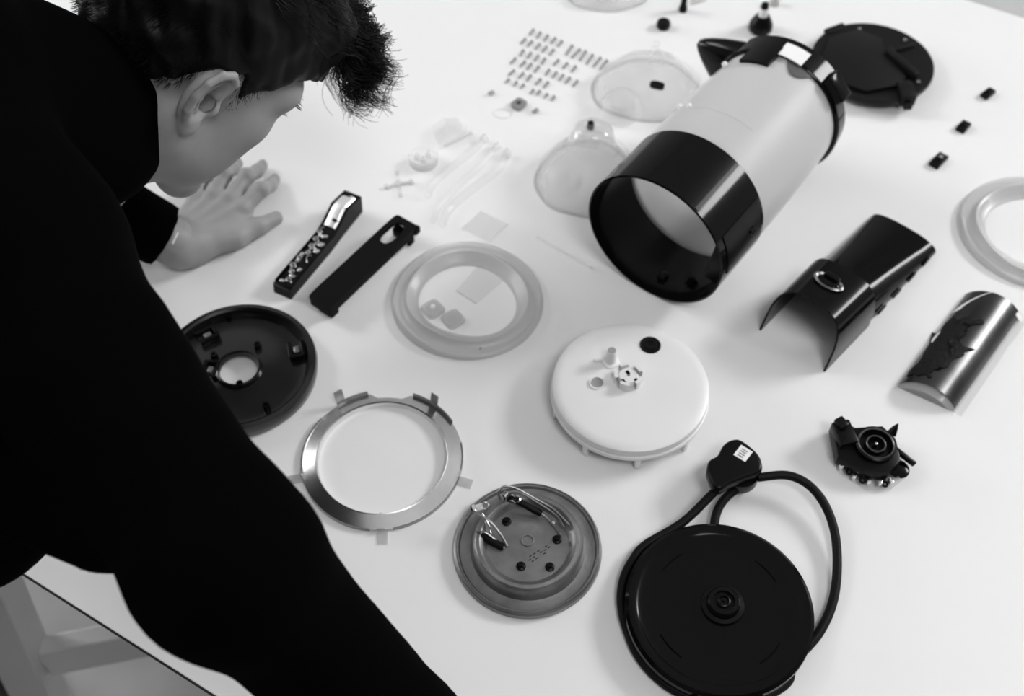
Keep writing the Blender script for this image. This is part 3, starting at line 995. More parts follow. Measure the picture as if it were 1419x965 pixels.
# clear odds and ends left of the screws
q = P(620, 186)
o = thing('clear_housing', 'pale clear plastic block at the top of the silicone tubes', 'plastic part', (q[0], q[1], TT), R_(35))
mk('block', plate([(-0.020, -0.012), (0.012, -0.018), (0.022, -0.010), (0.022, 0.006), (0.008, 0.018), (-0.012, 0.014)], 0.010, 0.0, 0.002), 'clear_smooth', o)
mk('raised_step', plate([(-0.004, -0.010), (0.014, -0.012), (0.016, 0.004), (0.002, 0.010)], 0.008, 0.009, 0.0015), 'clear_smooth', o)
mk('side_flange', xf(rbox(0.040, 0.003, 0.006, 0.001), (0.004, -0.017, 0)), 'silicone', o)
q = P(587, 224)
o = thing('clear_cup', 'small clear half-round cup below the clear plastic block', 'plastic part', (q[0], q[1], TT), R_(10))
mk('cup', lathe([(0.0165, 0.0), (0.0165, 0.009), (0.0145, 0.009), (0.0140, 0.002), (0, 0.002), (0, 0)], 40, False), 'clear_smooth', o)
mk('half_wall', lathe([(0.0130, 0.0), (0.0172, 0.0), (0.0172, 0.011), (0.0155, 0.011)], 24, True, R_(170), R_(370)), 'silicone', o)
for x, y in ((-0.007, 0.005), (0.007, 0.006), (-0.001, -0.003)):
    mk('post', xf(cyl(0.0035, 0.008, 12), (x, y, 0.001)), 'silicone', o)
q = P(552, 256)
o = thing('clear_cross', 'small clear cross-shaped spacer above the black handle cover', 'plastic part', (q[0], q[1], TT), 0)
mk('centre', cyl(0.0052, 0.0028, 18), 'clear_smooth', o)
for (x, y) in ((536, 261), (570, 254), (550, 241), (555, 272)):
    e = P(x, y) - q
    a = math.atan2(e[1], e[0])
    Le = float(np.hypot(e[0], e[1]))
    big = abs(e[0]) > abs(e[1])
    mk('arm', xf(rbox(Le, 0.0042, 0.003, 0.0006), (e[0] * 0.62, e[1] * 0.62, 0), (0, 0, a)), 'silicone' if big else 'clear_smooth', o)
    mk('arm_end', xf(cyl(0.0030, 0.0045, 12), (e[0], e[1], 0)), 'silicone' if big else 'clear_smooth', o)

# ------------------------------------------------------------------ screws in rows
def screw_mesh(L, r=0.00115, hr=0.0021):
    prof = [(0, 0), (hr * 0.8, 0.0), (hr, 0.0005), (hr, 0.0013), (r, 0.0016)]
    z = 0.0016
    while z < L - 0.0022:
        prof += [(r * 1.18, z + 0.0005), (r * 0.85, z + 0.001)]
        z += 0.001
    prof += [(r * 0.8, L - 0.0012), (0, L)]
    v, f = lathe(prof, 10)
    v, f = to_x((v, f))
    a = math.atan2(hr - r, L)
    v = v @ np.array(Matrix.Rotation(a, 3, 'Y')).T
    v[:, 2] -= v[:, 2].min()
    v[:, 0] -= L / 2
    return v, f


ROWS = (
    ('top row of five short screws', 'short', ((460, 160), (520, 185), (580, 210), (640, 230), (695, 255))),
    ('row of six long screws', 'long', ((775, 310), (830, 338), (888, 358), (945, 388), (1007, 410), (1060, 432))),
    ('second row of five short screws', 'short', ((390, 235), (445, 255), (510, 280), (568, 302), (628, 328))),
    ('third row of short screws, its four paler ones', 'short', ((378, 335), (440, 355), (500, 378), (558, 403))),
    ('row of three screws under the long ones', 'short', ((665, 413), (740, 440), (812, 468))),
    ('fourth row of screws, its four paler ones', 'short', ((305, 400), (385, 425), (440, 447), (502, 470))),
    ('row of five dark screws below the long ones', 'short', ((593, 495), (652, 518), (708, 540), (762, 563), (825, 588))),
    ('fifth row of screws, its first three', 'short', ((293, 498), (372, 522), (437, 543))),
    ('pair of screws ending the fifth row', 'short', ((515, 575), (580, 600))),
    ('bottom row of stubby screws, its first three', 'stub', ((258, 567), (325, 592), (383, 613))),
    ('bottom row of stubby screws, its last four', 'stub', ((463, 658), (518, 668), (580, 693), (640, 713))),
)
ORD = ('first', 'second', 'third', 'fourth', 'fifth', 'sixth')
SD = {}
for kind, L in (('short', 0.0125), ('long', 0.0200), ('stub', 0.0085)):
    SD[kind] = mk('screw', screw_mesh(L), 'screw_steel')
    SD[kind]['tmp'] = 1
sang = ang(P(775 / 6.03 + 660 - 6, 310 / 6.03 + 20 + 7), P(775 / 6.03 + 660 + 6, 310 / 6.03 + 20 - 7))
for rowname, kind, pts in ROWS:
    for k, (zx, zy) in enumerate(pts):
        o = SD[kind].copy()
        if 'tmp' in o:
            del o['tmp']
        COL.objects.link(o)
        q = P(zx / 6.03 + 660, zy / 6.03 + 20)
        o.location = (q[0], q[1], TT)
        o.rotation_euler = (0, 0, sang + rng.uniform(-0.10, 0.10) + PI)
        word = 'left one' if (len(pts) == 2 and k == 0) else 'right one' if len(pts) == 2 else ORD[k] + ' from left'
        tag(o, f'{word} in the {rowname}', 'screw', 'small screws laid out in rows')
for o in list(SD.values()):
    bpy.data.objects.remove(o)

q = P(719, 147)
o = thing('square_nut', 'grey square nut just below the rows of screws', 'nut', (q[0], q[1], TT), R_(50))
mk('nut_body', plate_hole(super_loop(0.0088, 0.0078, 24, 0.5), ellipse(0.003, 0.003, 24), 0.005), 'screw_steel', o)
mk('thread_insert', lathe([(0.0024, 0.0), (0.0024, 0.0055), (0.0032, 0.0055), (0.0032, 0.0)], 18, True), 'dark_steel', o)
q = P(696, 158)
v, f = lathe([(0.0085, 0.0007), (0.0092, 0.0014), (0.0099, 0.0007), (0.0092, 0.0)], 36, True)
solo('seal_ring', xf((v, f), scale=(1.2, 0.85, 1)), 'silicone', 'tiny clear oval seal ring below the rows of screws', 'seal ring', (q[0], q[1], TT), R_(-12))
for x, y, nm, lb in ((681, 131, 'small_spring', 'tiny pale coil spring at the lower left of the screws'), (742, 156, 'small_spring', 'tiny pale coil spring right of the square nut')):
    q = P(x, y)
    t = np.linspace(0, 1, 60)
    hel = np.stack([-0.004 + 0.008 * t, 0.0022 * np.cos(t * 10 * PI), 0.0026 + 0.0022 * np.sin(t * 10 * PI)], 1)
    solo(nm, tube(hel, 0.0004, 5), 'screw_steel', lb, 'spring', (q[0], q[1], TT), R_(40), 'tiny coil springs')

# ------------------------------------------------------------------ handle inner strip with electronics, and handle cover
a, b_ = P(396, 388, 0.016), P(480, 281, 0.024)
hz = ang(a, b_)
HL = float(np.linalg.norm((b_ - a)[:2]))
es = thing('handle_circuit', 'narrow black handle strip crowded with metal contacts beside the left hand', 'handle strip', (a[0], a[1], TT), hz)
hw = 0.0110
prof = [(-0.010, 0.0), (HL * 0.55, 0.0), (HL * 0.80, 0.003), (HL + 0.012, 0.004), (HL + 0.014, 0.026), (HL * 0.9, 0.030), (HL * 0.74, 0.020), (HL * 0.6, 0.014), (-0.008, 0.013)]


def side_body(prof, w2):
    n = len(prof)
    V = np.array([(x, -w2, z) for x, z in prof] + [(x, w2, z) for x, z in prof])
    F = [tuple(range(n)), tuple(range(2 * n - 1, n - 1, -1))] + [(i, (i + 1) % n, n + (i + 1) % n, n + i) for i in range(n)]
    return V, F


mk('strip_body', side_body(prof, hw), 'black_satin', es, 30)
ptop = lambda x: np.interp(x, [-0.008, HL * 0.6, HL * 0.74, HL * 0.9, HL + 0.014], [0.013, 0.014, 0.020, 0.030, 0.026])
mk('side_rail', xf(rbox(HL * 0.72, 0.002, 0.003, 0.0006), (HL * 0.32, -hw + 0.001, 0.0128)), 'black_gloss', es)
mk('side_rail', xf(rbox(HL * 0.72, 0.002, 0.003, 0.0006), (HL * 0.32, hw - 0.001, 0.0128)), 'black_gloss', es)
mk('end_cap', xf(rbox(0.003, hw * 1.8, 0.005, 0.0008), (-0.0070, 0, 0.0105)), 'black_gloss', es)
for i in range(24):
    x = -0.002 + i * (HL * 0.70) / 24 + rng.uniform(-0.001, 0.001)
    y = rng.uniform(-0.0065, 0.0065)
    kind = i % 3
    if kind == 0:
        mm = rbox(rng.uniform(0.003, 0.006), rng.uniform(0.004, 0.008), 0.003, 0.0008)
        mk('contact', xf(mm, (x, y, ptop(x) - 0.0004), (0, 0, rng.uniform(-0.5, 0.5))), 'chrome', es)
    elif kind == 1:
        mm = lathe([(0.0012, 0), (0.0018, 0.0035), (0.0030, 0.0032), (0.0034, 0)], 14, True)
        mk('contact_ring', xf(mm, (x, y, ptop(x) - 0.0004)), 'steel', es)
    else:
        t = np.linspace(0, 1, 9)
        arc = np.stack([x - 0.004 + 0.010 * t, y + 0.003 * np.sin(3 * t), ptop(x) + 0.0030 * np.sin(PI * t) - 0.0002], 1)
        mk('wire_bridge', tube(arc, 0.0009, 6), 'chrome', es)
V, F = [], []


def shield(u, v):
    x = HL * 0.70 + (HL * 0.36) * u
    y = (v * 2 - 1) * hw * 0.82
    return (x, y, np.interp(x, [HL * 0.6, HL * 0.74, HL * 0.9, HL + 0.014], [0.0145, 0.0205, 0.0308, 0.0268]) + 0.0014 - 0.004 * (v * 2 - 1) ** 4)


mk('chrome_shield', sheet(shield, 10, 8, 0.001), 'bright_shield', es, 50)
mk('shield_clip', xf(rbox(0.004, 0.010, 0.003, 0.0006), (HL + 0.006, 0.003, 0.028), (0, R_(15), 0)), 'black_satin', es)
mk('shield_clip', xf(rbox(0.003, 0.006, 0.003, 0.0006), (HL * 0.76, -0.004, 0.0235), (0, R_(-20), 0)), 'black_satin', es)

HT = 0.026
a, b_ = P(446, 415, HT), P(559, 309, HT)
cz = ang(a, b_)
CL = float(np.linalg.norm((b_ - a)[:2]))
hcov = thing('handle_cover', 'matte black bar-shaped handle cover with an oval opening at one end', 'handle cover', (a[0], a[1], TT), cz)
cw = 0.0150
NL = 64
outer = super_loop(CL / 2 + 0.006, cw, NL, 0.16, (CL / 2, 0))
inner = [(0, 0)] * NL
hx = CL * 0.86
inner = super_loop(0.0165, 0.0078, NL, 0.75, (hx, 0.0005))
mk('top_plate', plate_hole(outer, inner, 0.0035, HT - 0.0035), 'black_matte', hcov, 35)
lat = [(x, y * 1.0) for x, y in super_loop(CL / 2 + 0.006, cw, NL, 0.16, (CL / 2, 0))]
lin = [(x, y) for x, y in super_loop(CL / 2 + 0.004, cw - 0.002, NL, 0.16, (CL / 2, 0))]
mk('side_skirt', plate_hole(lat, lin, 0.008, HT - 0.0110), 'black_matte', hcov, 35)
mk('end_foot', xf(rbox(0.012, 0.020, HT - 0.010, 0.002), (0.006, 0.0, 0)), 'black_matte', hcov)
mk('end_foot', xf(rbox(0.010, 0.024, HT - 0.010, 0.002), (CL - 0.002, 0.0, 0)), 'black_matte', hcov)
mk('hinge_ear', xf(rbox(0.008, 0.006, 0.009, 0.001), (CL + 0.005, -cw + 0.002, HT - 0.012)), 'black_matte', hcov)
mk('clear_insert', xf(plate(super_loop(0.0175, 0.0105, 32, 0.7), 0.002), (hx, 0, 0.004)), 'silicone', hcov)

# ------------------------------------------------------------------ clear plastic chambers by the kettle
def chamber(name, label, px, py, rx, ry, hh, rz, seed):
    q = P(px, py)
    o = thing(name, label, 'plastic chamber', (q[0], q[1], TT), rz)
    v, f = lathe([(0.001, 1.0), (0.25, 0.985), (0.45, 0.93), (0.62, 0.83), (0.78, 0.66), (0.9, 0.45), (0.97, 0.2), (1.0, 0.0), (1.06, 0.0), (1.07, 0.03), (1.0, 0.05)], 64)
    a = np.arctan2(v[:, 1], v[:, 0])
    rr = 1 + 0.05 * np.cos(2 * a + seed) + 0.035 * np.cos(3 * a + 2 * seed) + 0.012 * np.cos(7 * a + seed)
    zz = 1 + 0.06 * np.cos(3 * a + seed) * np.hypot(v[:, 0], v[:, 1])
    v = np.stack([v[:, 0] * rx * rr, v[:, 1] * ry * rr, v[:, 2] * hh * zz], 1)
    mk('clear_dome', (v, f), 'clear', o, 50)
    return o


o = chamber('clear_chamber', 'clear domed plastic chamber half behind the black band of the kettle', 812, 248, 0.052, 0.062, 0.045, R_(-25), 0.4)
v, f = lathe([(0.0, 0.030), (0.016, 0.029), (0.022, 0.024), (0.026, 0.012), (0.030, 0.0), (0.032, 0.0)], 36)
mk('neck_dome', xf((v, f), (-0.005, 0.024, 0.027), (R_(-10), 0, 0)), 'clear', o)
mk('port', xf(lathe([(0.0042, 0), (0.0046, 0.010), (0.0064, 0.010), (0.0070, 0)], 24, True), (-0.007, 0.022, 0.055)), 'clear_smooth', o)
mk('port_plug', xf(lathe([(0, 0.010), (0.0034, 0.009), (0.0042, 0.004), (0.0042, 0)], 20), (-0.007, 0.022, 0.056)), 'black_rubber', o)
mk('seam_flange', xf(plate_hole(ellipse(0.054, 0.064, 48), ellipse(0.050, 0.060, 48), 0.002), (0, 0, 0.012)), 'clear_smooth', o)
for x, y in ((-0.012, -0.030), (0.004, -0.034)):
    mk('moulded_rib', xf(rbox(0.007, 0.013, 0.006, 0.0015), (x, y, 0.026), (R_(40), 0, R_(20))), 'silicone', o)
mk('moulded_ring', xf(lathe([(0.010, 0.0), (0.011, 0.002), (0.013, 0.002), (0.014, 0)], 28, True), (-0.006, -0.036, 0.028), (R_(38), 0, 0)), 'clear_smooth', o)

o = chamber('clear_chamber', 'clear domed plastic chamber with a dark slot, up beside the frosted vessel', 896, 126, 0.062, 0.056, 0.040, R_(20), 1.7)
mk('spigot', lathe([(0.004, 0.0), (0.004, 0.012), (0.006, 0.012), (0.006, 0.0)], 20, True), 'clear_smooth', o).location = (0.036, 0.058, 0.008)
mk('slot_plug', xf(plate(super_loop(0.0088, 0.0048, 24, 0.6), 0.003), (-0.004, -0.032, 0.0345), (R_(30), 0, R_(-38))), 'black_rubber', o)
mk('valve_ring', xf(lathe([(0.006, 0.0), (0.007, 0.005), (0.009, 0.005), (0.010, 0)], 28, True), (0.018, 0.016, 0.034)), 'silicone', o)
mk('valve_ring', xf(lathe([(0.008, 0.0), (0.009, 0.004), (0.011, 0.004), (0.012, 0)], 28, True), (0.036, 0.028, 0.022), (R_(-20), R_(25), 0)), 'silicone', o)
mk('side_lobe', xf(lathe([(0.0, 0.026), (0.014, 0.024), (0.022, 0.014), (0.026, 0.0)], 32), (-0.046, -0.028, 0.008), (R_(10), R_(-14), 0)), 'clear', o)
mk('seam_flange', xf(plate_hole(ellipse(0.066, 0.060, 48), ellipse(0.061, 0.055, 48), 0.002), (0, 0, 0.010)), 'clear_smooth', o)
o = chamber('clear_chamber', 'crumpled clear plastic chamber cut off by the top edge of the picture', 838, -12, 0.056, 0.040, 0.022, R_(-10), 2.9)
mk('inner_ring', xf(lathe([(0.018, 0.0), (0.020, 0.004), (0.024, 0.004), (0.026, 0)], 36, True), (0.004, -0.010, 0.018)), 'silicone', o)
mk('fold', tube(spline([(-0.05, -0.02, 0.004), (-0.02, -0.036, 0.012), (0.02, -0.034, 0.010), (0.05, -0.018, 0.003)], 6), 0.0022, 8), 'clear_smooth', o)
q = P(966, 2)
o = thing('clear_scrap', 'small pale plastic scrap at the top edge beside the black peg', 'plastic part', (q[0], q[1], TT), R_(30))
mk('film', plate([(-0.012, -0.004), (0.010, -0.006), (0.014, 0.004), (-0.006, 0.008)], 0.003, 0, 0.0008), 'silicone', o)
mk('fin', xf(rbox(0.016, 0.0015, 0.006, 0.0004), (0, 0.001, 0.002)), 'clear_smooth', o)

# ------------------------------------------------------------------ the person: distance fields meshed by surface nets
def surface_nets(S, org, h):
    for ax in range(3):                      # close the surface at the border of the grid
        for e in (0, -1):
            sl = [slice(None)] * 3
            sl[ax] = e
            S[tuple(sl)] = np.maximum(S[tuple(sl)], h)
    inside = S < 0
    n0, n1, n2 = S.shape
    cnt = np.zeros((n0 - 1, n1 - 1, n2 - 1), np.int8)
    for i in (0, 1):
        for j in (0, 1):
            for k in (0, 1):
                cnt += inside[i:n0 - 1 + i, j:n1 - 1 + j, k:n2 - 1 + k]
    act = (cnt > 0) & (cnt < 8)
    idx = np.argwhere(act)
    vid = -np.ones(act.shape, np.int64)
    vid[act] = np.arange(len(idx))
    acc = np.zeros((len(idx), 3))
    wt = np.zeros(len(idx))
    cor = [(i, j, k) for i in (0, 1) for j in (0, 1) for k in (0, 1)]
    val = {c_: S[idx[:, 0] + c_[0], idx[:, 1] + c_[1], idx[:, 2] + c_[2]] for c_ in cor}
    for a in cor:
        for ax in range(3):
            if a[ax] == 0:
                b_ = list(a)
                b_[ax] = 1
                b_ = tuple(b_)
                va, vb = val[a], val[b_]
                cr = (va < 0) != (vb < 0)
                t = np.where(cr, va / (va - vb + 1e-12 * (va == vb)), 0)
                pnt = np.tile(np.array(a, float), (len(idx), 1))
                pnt[:, ax] += t
                acc += np.where(cr[:, None], pnt, 0)
                wt += cr
    V = org + h * (idx + acc / wt[:, None])
    F = []
    for ax in range(3):
        sl_a = [slice(0, n) for n in S.shape]
        sl_b = [slice(0, n) for n in S.shape]
        sl_a[ax] = slice(0, S.shape[ax] - 1)
        sl_b[ax] = slice(1, S.shape[ax])
        cr = inside[tuple(sl_a)] != inside[tuple(sl_b)]
        o1, o2 = [(1, 2), (2, 0), (0, 1)][ax]
        e = np.argwhere(cr)
        ok = np.ones(len(e), bool)
        for o_ in (o1, o2):
            ok &= (e[:, o_] > 0) & (e[:, o_] < S.shape[o_] - 1)
        e = e[ok]
        ins = inside[e[:, 0], e[:, 1], e[:, 2]]
        q = []
        for d1, d2 in ((-1, -1), (0, -1), (0, 0), (-1, 0)):
            c_ = e.copy()
            c_[:, o1] += d1
            c_[:, o2] += d2
            q.append(vid[c_[:, 0], c_[:, 1], c_[:, 2]])
        q = np.stack(q, 1)
        q[~ins] = q[~ins][:, ::-1]
        F.append(q)
    F = np.vstack(F)
    return V, F[(F >= 0).all(1)]


def grid(lo, hi, h):
    ax = [np.arange(lo[i], hi[i] + h, h, dtype=np.float32) for i in range(3)]
    G = np.stack(np.meshgrid(*ax, indexing='ij'), -1)
    return G, np.array(lo, float)


def s_ell(G, c, r):
    q = (G - np.array(c, np.float32))
    r = np.array(r, np.float32)
    k0 = np.sqrt(((q / r) ** 2).sum(-1))
    k1 = np.sqrt(((q / (r * r)) ** 2).sum(-1)) + 1e-6
    return k0 * (k0 - 1) / k1


def s_cap(G, a, b_, ra, rb=None):
    rb = ra if rb is None else rb
    a, b_ = np.array(a, np.float32), np.array(b_, np.float32)
    ba = b_ - a
    t = np.clip(((G - a) @ ba) / max(float(ba @ ba), 1e-9), 0, 1)
    d = np.sqrt(((G - a - t[..., None] * ba) ** 2).sum(-1))
    return d - (ra + (rb - ra) * t)


def smin(a, b_, k):
    h = np.clip(0.5 + 0.5 * (b_ - a) / k, 0, 1)
    return b_ + (a - b_) * h - k * h * (1 - h)


def smax(a, b_, k):
    return -smin(-a, -b_, k)


def mesh_fast(name, V, F, material, parent):
    me = bpy.data.meshes.new(name)
    V = np.asarray(V, np.float32)
    F = np.asarray(F, np.int32)
    me.vertices.add(len(V))
    me.vertices.foreach_set('co', V.ravel())
    me.loops.add(F.size)
    me.loops.foreach_set('vertex_index', F.ravel())
    me.polygons.add(len(F))
    me.polygons.foreach_set('loop_start', np.arange(0, F.size, F.shape[1], dtype=np.int32))
    me.polygons.foreach_set('loop_total', np.full(len(F), F.shape[1], np.int32))
    me.update(calc_edges=True)
    me.validate()
    me.polygons.foreach_set('use_smooth', [True] * len(me.polygons))
    me.materials.append(MATS[material])
    o = bpy.data.objects.new(name, me)
    COL.objects.link(o)
    o.parent = parent
    return o


# head frame from the photo: the right ear faces the camera, the face looks down and to the right
EAR = PD(296, 147, 0.952)
Vv = CAM - EAR
Vv /= np.linalg.norm(Vv)
sr = np.array([1.0, 0, 0]) - Vv * Vv[0]
sr /= np.linalg.norm(sr)
su = np.cross(Vv, sr)
e1 = 0.66 * sr + 0.75 * su
e1 /= np.linalg.norm(e1)
e2 = np.cross(e1, Vv)
VU, VF = 0.22, -0.60
HU = VU * Vv + math.sqrt(1 - VU ** 2) * e1
ca = -VF * VU / math.sqrt(1 - VU ** 2)
HF = VF * Vv + ca * e1 + math.sqrt(max(0, 1 - VF ** 2 - ca ** 2)) * e2
HF /= np.linalg.norm(HF)
HR = np.cross(HF, HU)
HB = np.stack([HF, HR, HU], 1)             # local (f, r, u) -> world
HO = EAR - HB @ np.array([0.0, 0.080, 0.0])


def h2w(v):
    return np.asarray(v) @ HB.T + HO


def w2h(p):
    return HB.T @ (np.asarray(p) - HO)


# joints
SH_R = PD(34, 398, 0.745)
EL_R = PD(318, 786, 0.690)
WR_R = P(615, 1066, 0.030)
SH_L = SH_R + np.array([-0.290, 0.245, 0.03])
WR_L = P(245, 336, 0.030)
EL_L = np.array([-0.590, 0.845, 0.955])
C7 = (SH_R + SH_L) / 2 + np.array([0.035, 0.015, 0.050])
PELV = np.array([E0[0], E0[1], 0]) + along * (-0.10) + inn * (-0.30) + np.array([0, 0, 0.93])

person = thing('person', 'person in a black long-sleeved top leaning over the table, hand flat on it', 'person',
               (PELV[0] - 0.02, PELV[1], 0.0))
POFF = np.array([PELV[0] - 0.02, PELV[1], 0.0])

# ---- head and neck
G, org = grid((-0.135, -0.105, -0.215), (0.135, 0.105, 0.150), 0.0021)
c7 = w2h(C7)
D = s_ell(G, (-0.006, 0, 0.042), (0.098, 0.0765, 0.090))
D = smin(D, s_ell(G, (0.040, 0, -0.010), (0.058, 0.061, 0.085)), 0.03)
for s in (-1, 1):
    D = smin(D, s_cap(G, (0.002, s * 0.052, -0.050), (0.070, s * 0.018, -0.094), 0.017, 0.016), 0.03)   # jaw
    D = smin(D, s_ell(G, (0.058, s * 0.046, -0.006), (0.026, 0.020, 0.022)), 0.02)                      # cheekbone
    D = smin(D, s_ell(G, (0.042, s * 0.040, -0.046), (0.036, 0.024, 0.036)), 0.025)                     # lower cheek
    D = smin(D, s_ell(G, (0.066, s * 0.045, 0.036), (0.020, 0.017, 0.018)), 0.02)                      # temple
    D = smin(D, s_cap(G, (0.088, s * 0.014, 0.036), (0.072, s * 0.050, 0.034), 0.0095), 0.015)          # brow
    D = smax(D, -s_ell(G, (0.096, s * 0.033, 0.016), (0.014, 0.017, 0.011)), 0.012)                     # eye socket
    D = smin(D, s_ell(G, (0.076, s * 0.032, 0.016), (0.0125, 0.0135, 0.0125)), 0.003)
D = smin(D, s_ell(G, (0.082, 0, -0.096), (0.016, 0.020, 0.015)), 0.02)                                  # chin
D = smin(D, s_cap(G, (0.094, 0, 0.026), (0.113, 0, -0.018), 0.008, 0.0105), 0.012)                      # nose
for s in (-1, 1):
    D = smin(D, s_ell(G, (0.103, s * 0.012, -0.021), (0.010, 0.007, 0.007)), 0.006)
D = smin(D, s_cap(G, (0.094, -0.017, -0.049), (0.094, 0.017, -0.049), 0.0058), 0.008)                   # lips
D = smin(D, s_cap(G, (0.092, -0.015, -0.060), (0.092, 0.015, -0.060), 0.0065), 0.008)
D = smax(D, -s_cap(G, (0.101, -0.020, -0.0545), (0.101, 0.020, -0.0545), 0.0018), 0.003)
D = smin(D, s_cap(G, (-0.034, 0, -0.070), (c7[0] * 0.9, c7[1] * 0.9, c7[2] * 0.9), 0.054, 0.060), 0.022)    # neck
D = smin(D, s_cap(G, (-0.010, 0.058, -0.035), (0.02, 0.02, -0.150), 0.014, 0.016), 0.03)                # neck muscle
# ears: helix, antihelix, lobe, tragus on a thin tilted plate
GA, DA = G, D
for s in (1, -1):
    j0 = int((0.052 + 0.105) / 0.0021)
    i0, i1, k0, k1 = int((-0.05 + 0.135) / 0.0021), int((0.03 + 0.135) / 0.0021), int((-0.055 + 0.215) / 0.0021), int((0.055 + 0.215) / 0.0021)
    box = (slice(i0, i1), slice(j0, None) if s > 0 else slice(0, GA.shape[1] - j0), slice(k0, k1))
    G, D = GA[box], DA[box]
    def ep(f_, u_, out):
        return (f_ * 0.82 - 0.002, s * (0.071 + out * 1.05), u_ * 0.90)
    plate_d = s_ell(G, ep(-0.012, 0.003, 0.006), (0.017, 0.0075, 0.030))
    D = smin(D, plate_d, 0.006)
    D = smax(D, -s_ell(G, ep(-0.008, 0.004, 0.0160), (0.0135, 0.0130, 0.0235)), 0.002)
    hel = [(-0.000, 0.004, 0.004), (0.006, 0.018, 0.006), (0.005, 0.029, 0.009), (-0.006, 0.035, 0.0125), (-0.019, 0.031, 0.0155), (-0.027, 0.018, 0.0165), (-0.028, 0.002, 0.0155), (-0.023, -0.014, 0.0135), (-0.014, -0.024, 0.010)]
    for p0, p1 in zip(hel[:-1], hel[1:]):
        D = smin(D, s_cap(G, ep(*p0), ep(*p1), 0.0037), 0.0018)
    anti = [(-0.010, 0.020, 0.0085), (-0.018, 0.012, 0.0105), (-0.019, 0.000, 0.0105), (-0.012, -0.013, 0.009)]
    for p0, p1 in zip(anti[:-1], anti[1:]):
        D = smin(D, s_cap(G, ep(*p0), ep(*p1), 0.0024), 0.003)
    D = smin(D, s_ell(G, ep(-0.004, -0.029, 0.008), (0.0085, 0.0045, 0.0095)), 0.005)
    D = smin(D, s_ell(G, ep(0.006, -0.004, 0.007), (0.005, 0.005, 0.007)), 0.003)
    D = smax(D, -s_ell(G, ep(-0.002, -0.003, 0.004), (0.0075, 0.007, 0.0075)), 0.003)
    DA[box] = D
G, D = GA, DA
HV, HFc = surface_nets(D, org, 0.0021)
bodyV, bodyF, off = [h2w(HV)], [HFc], len(HV)


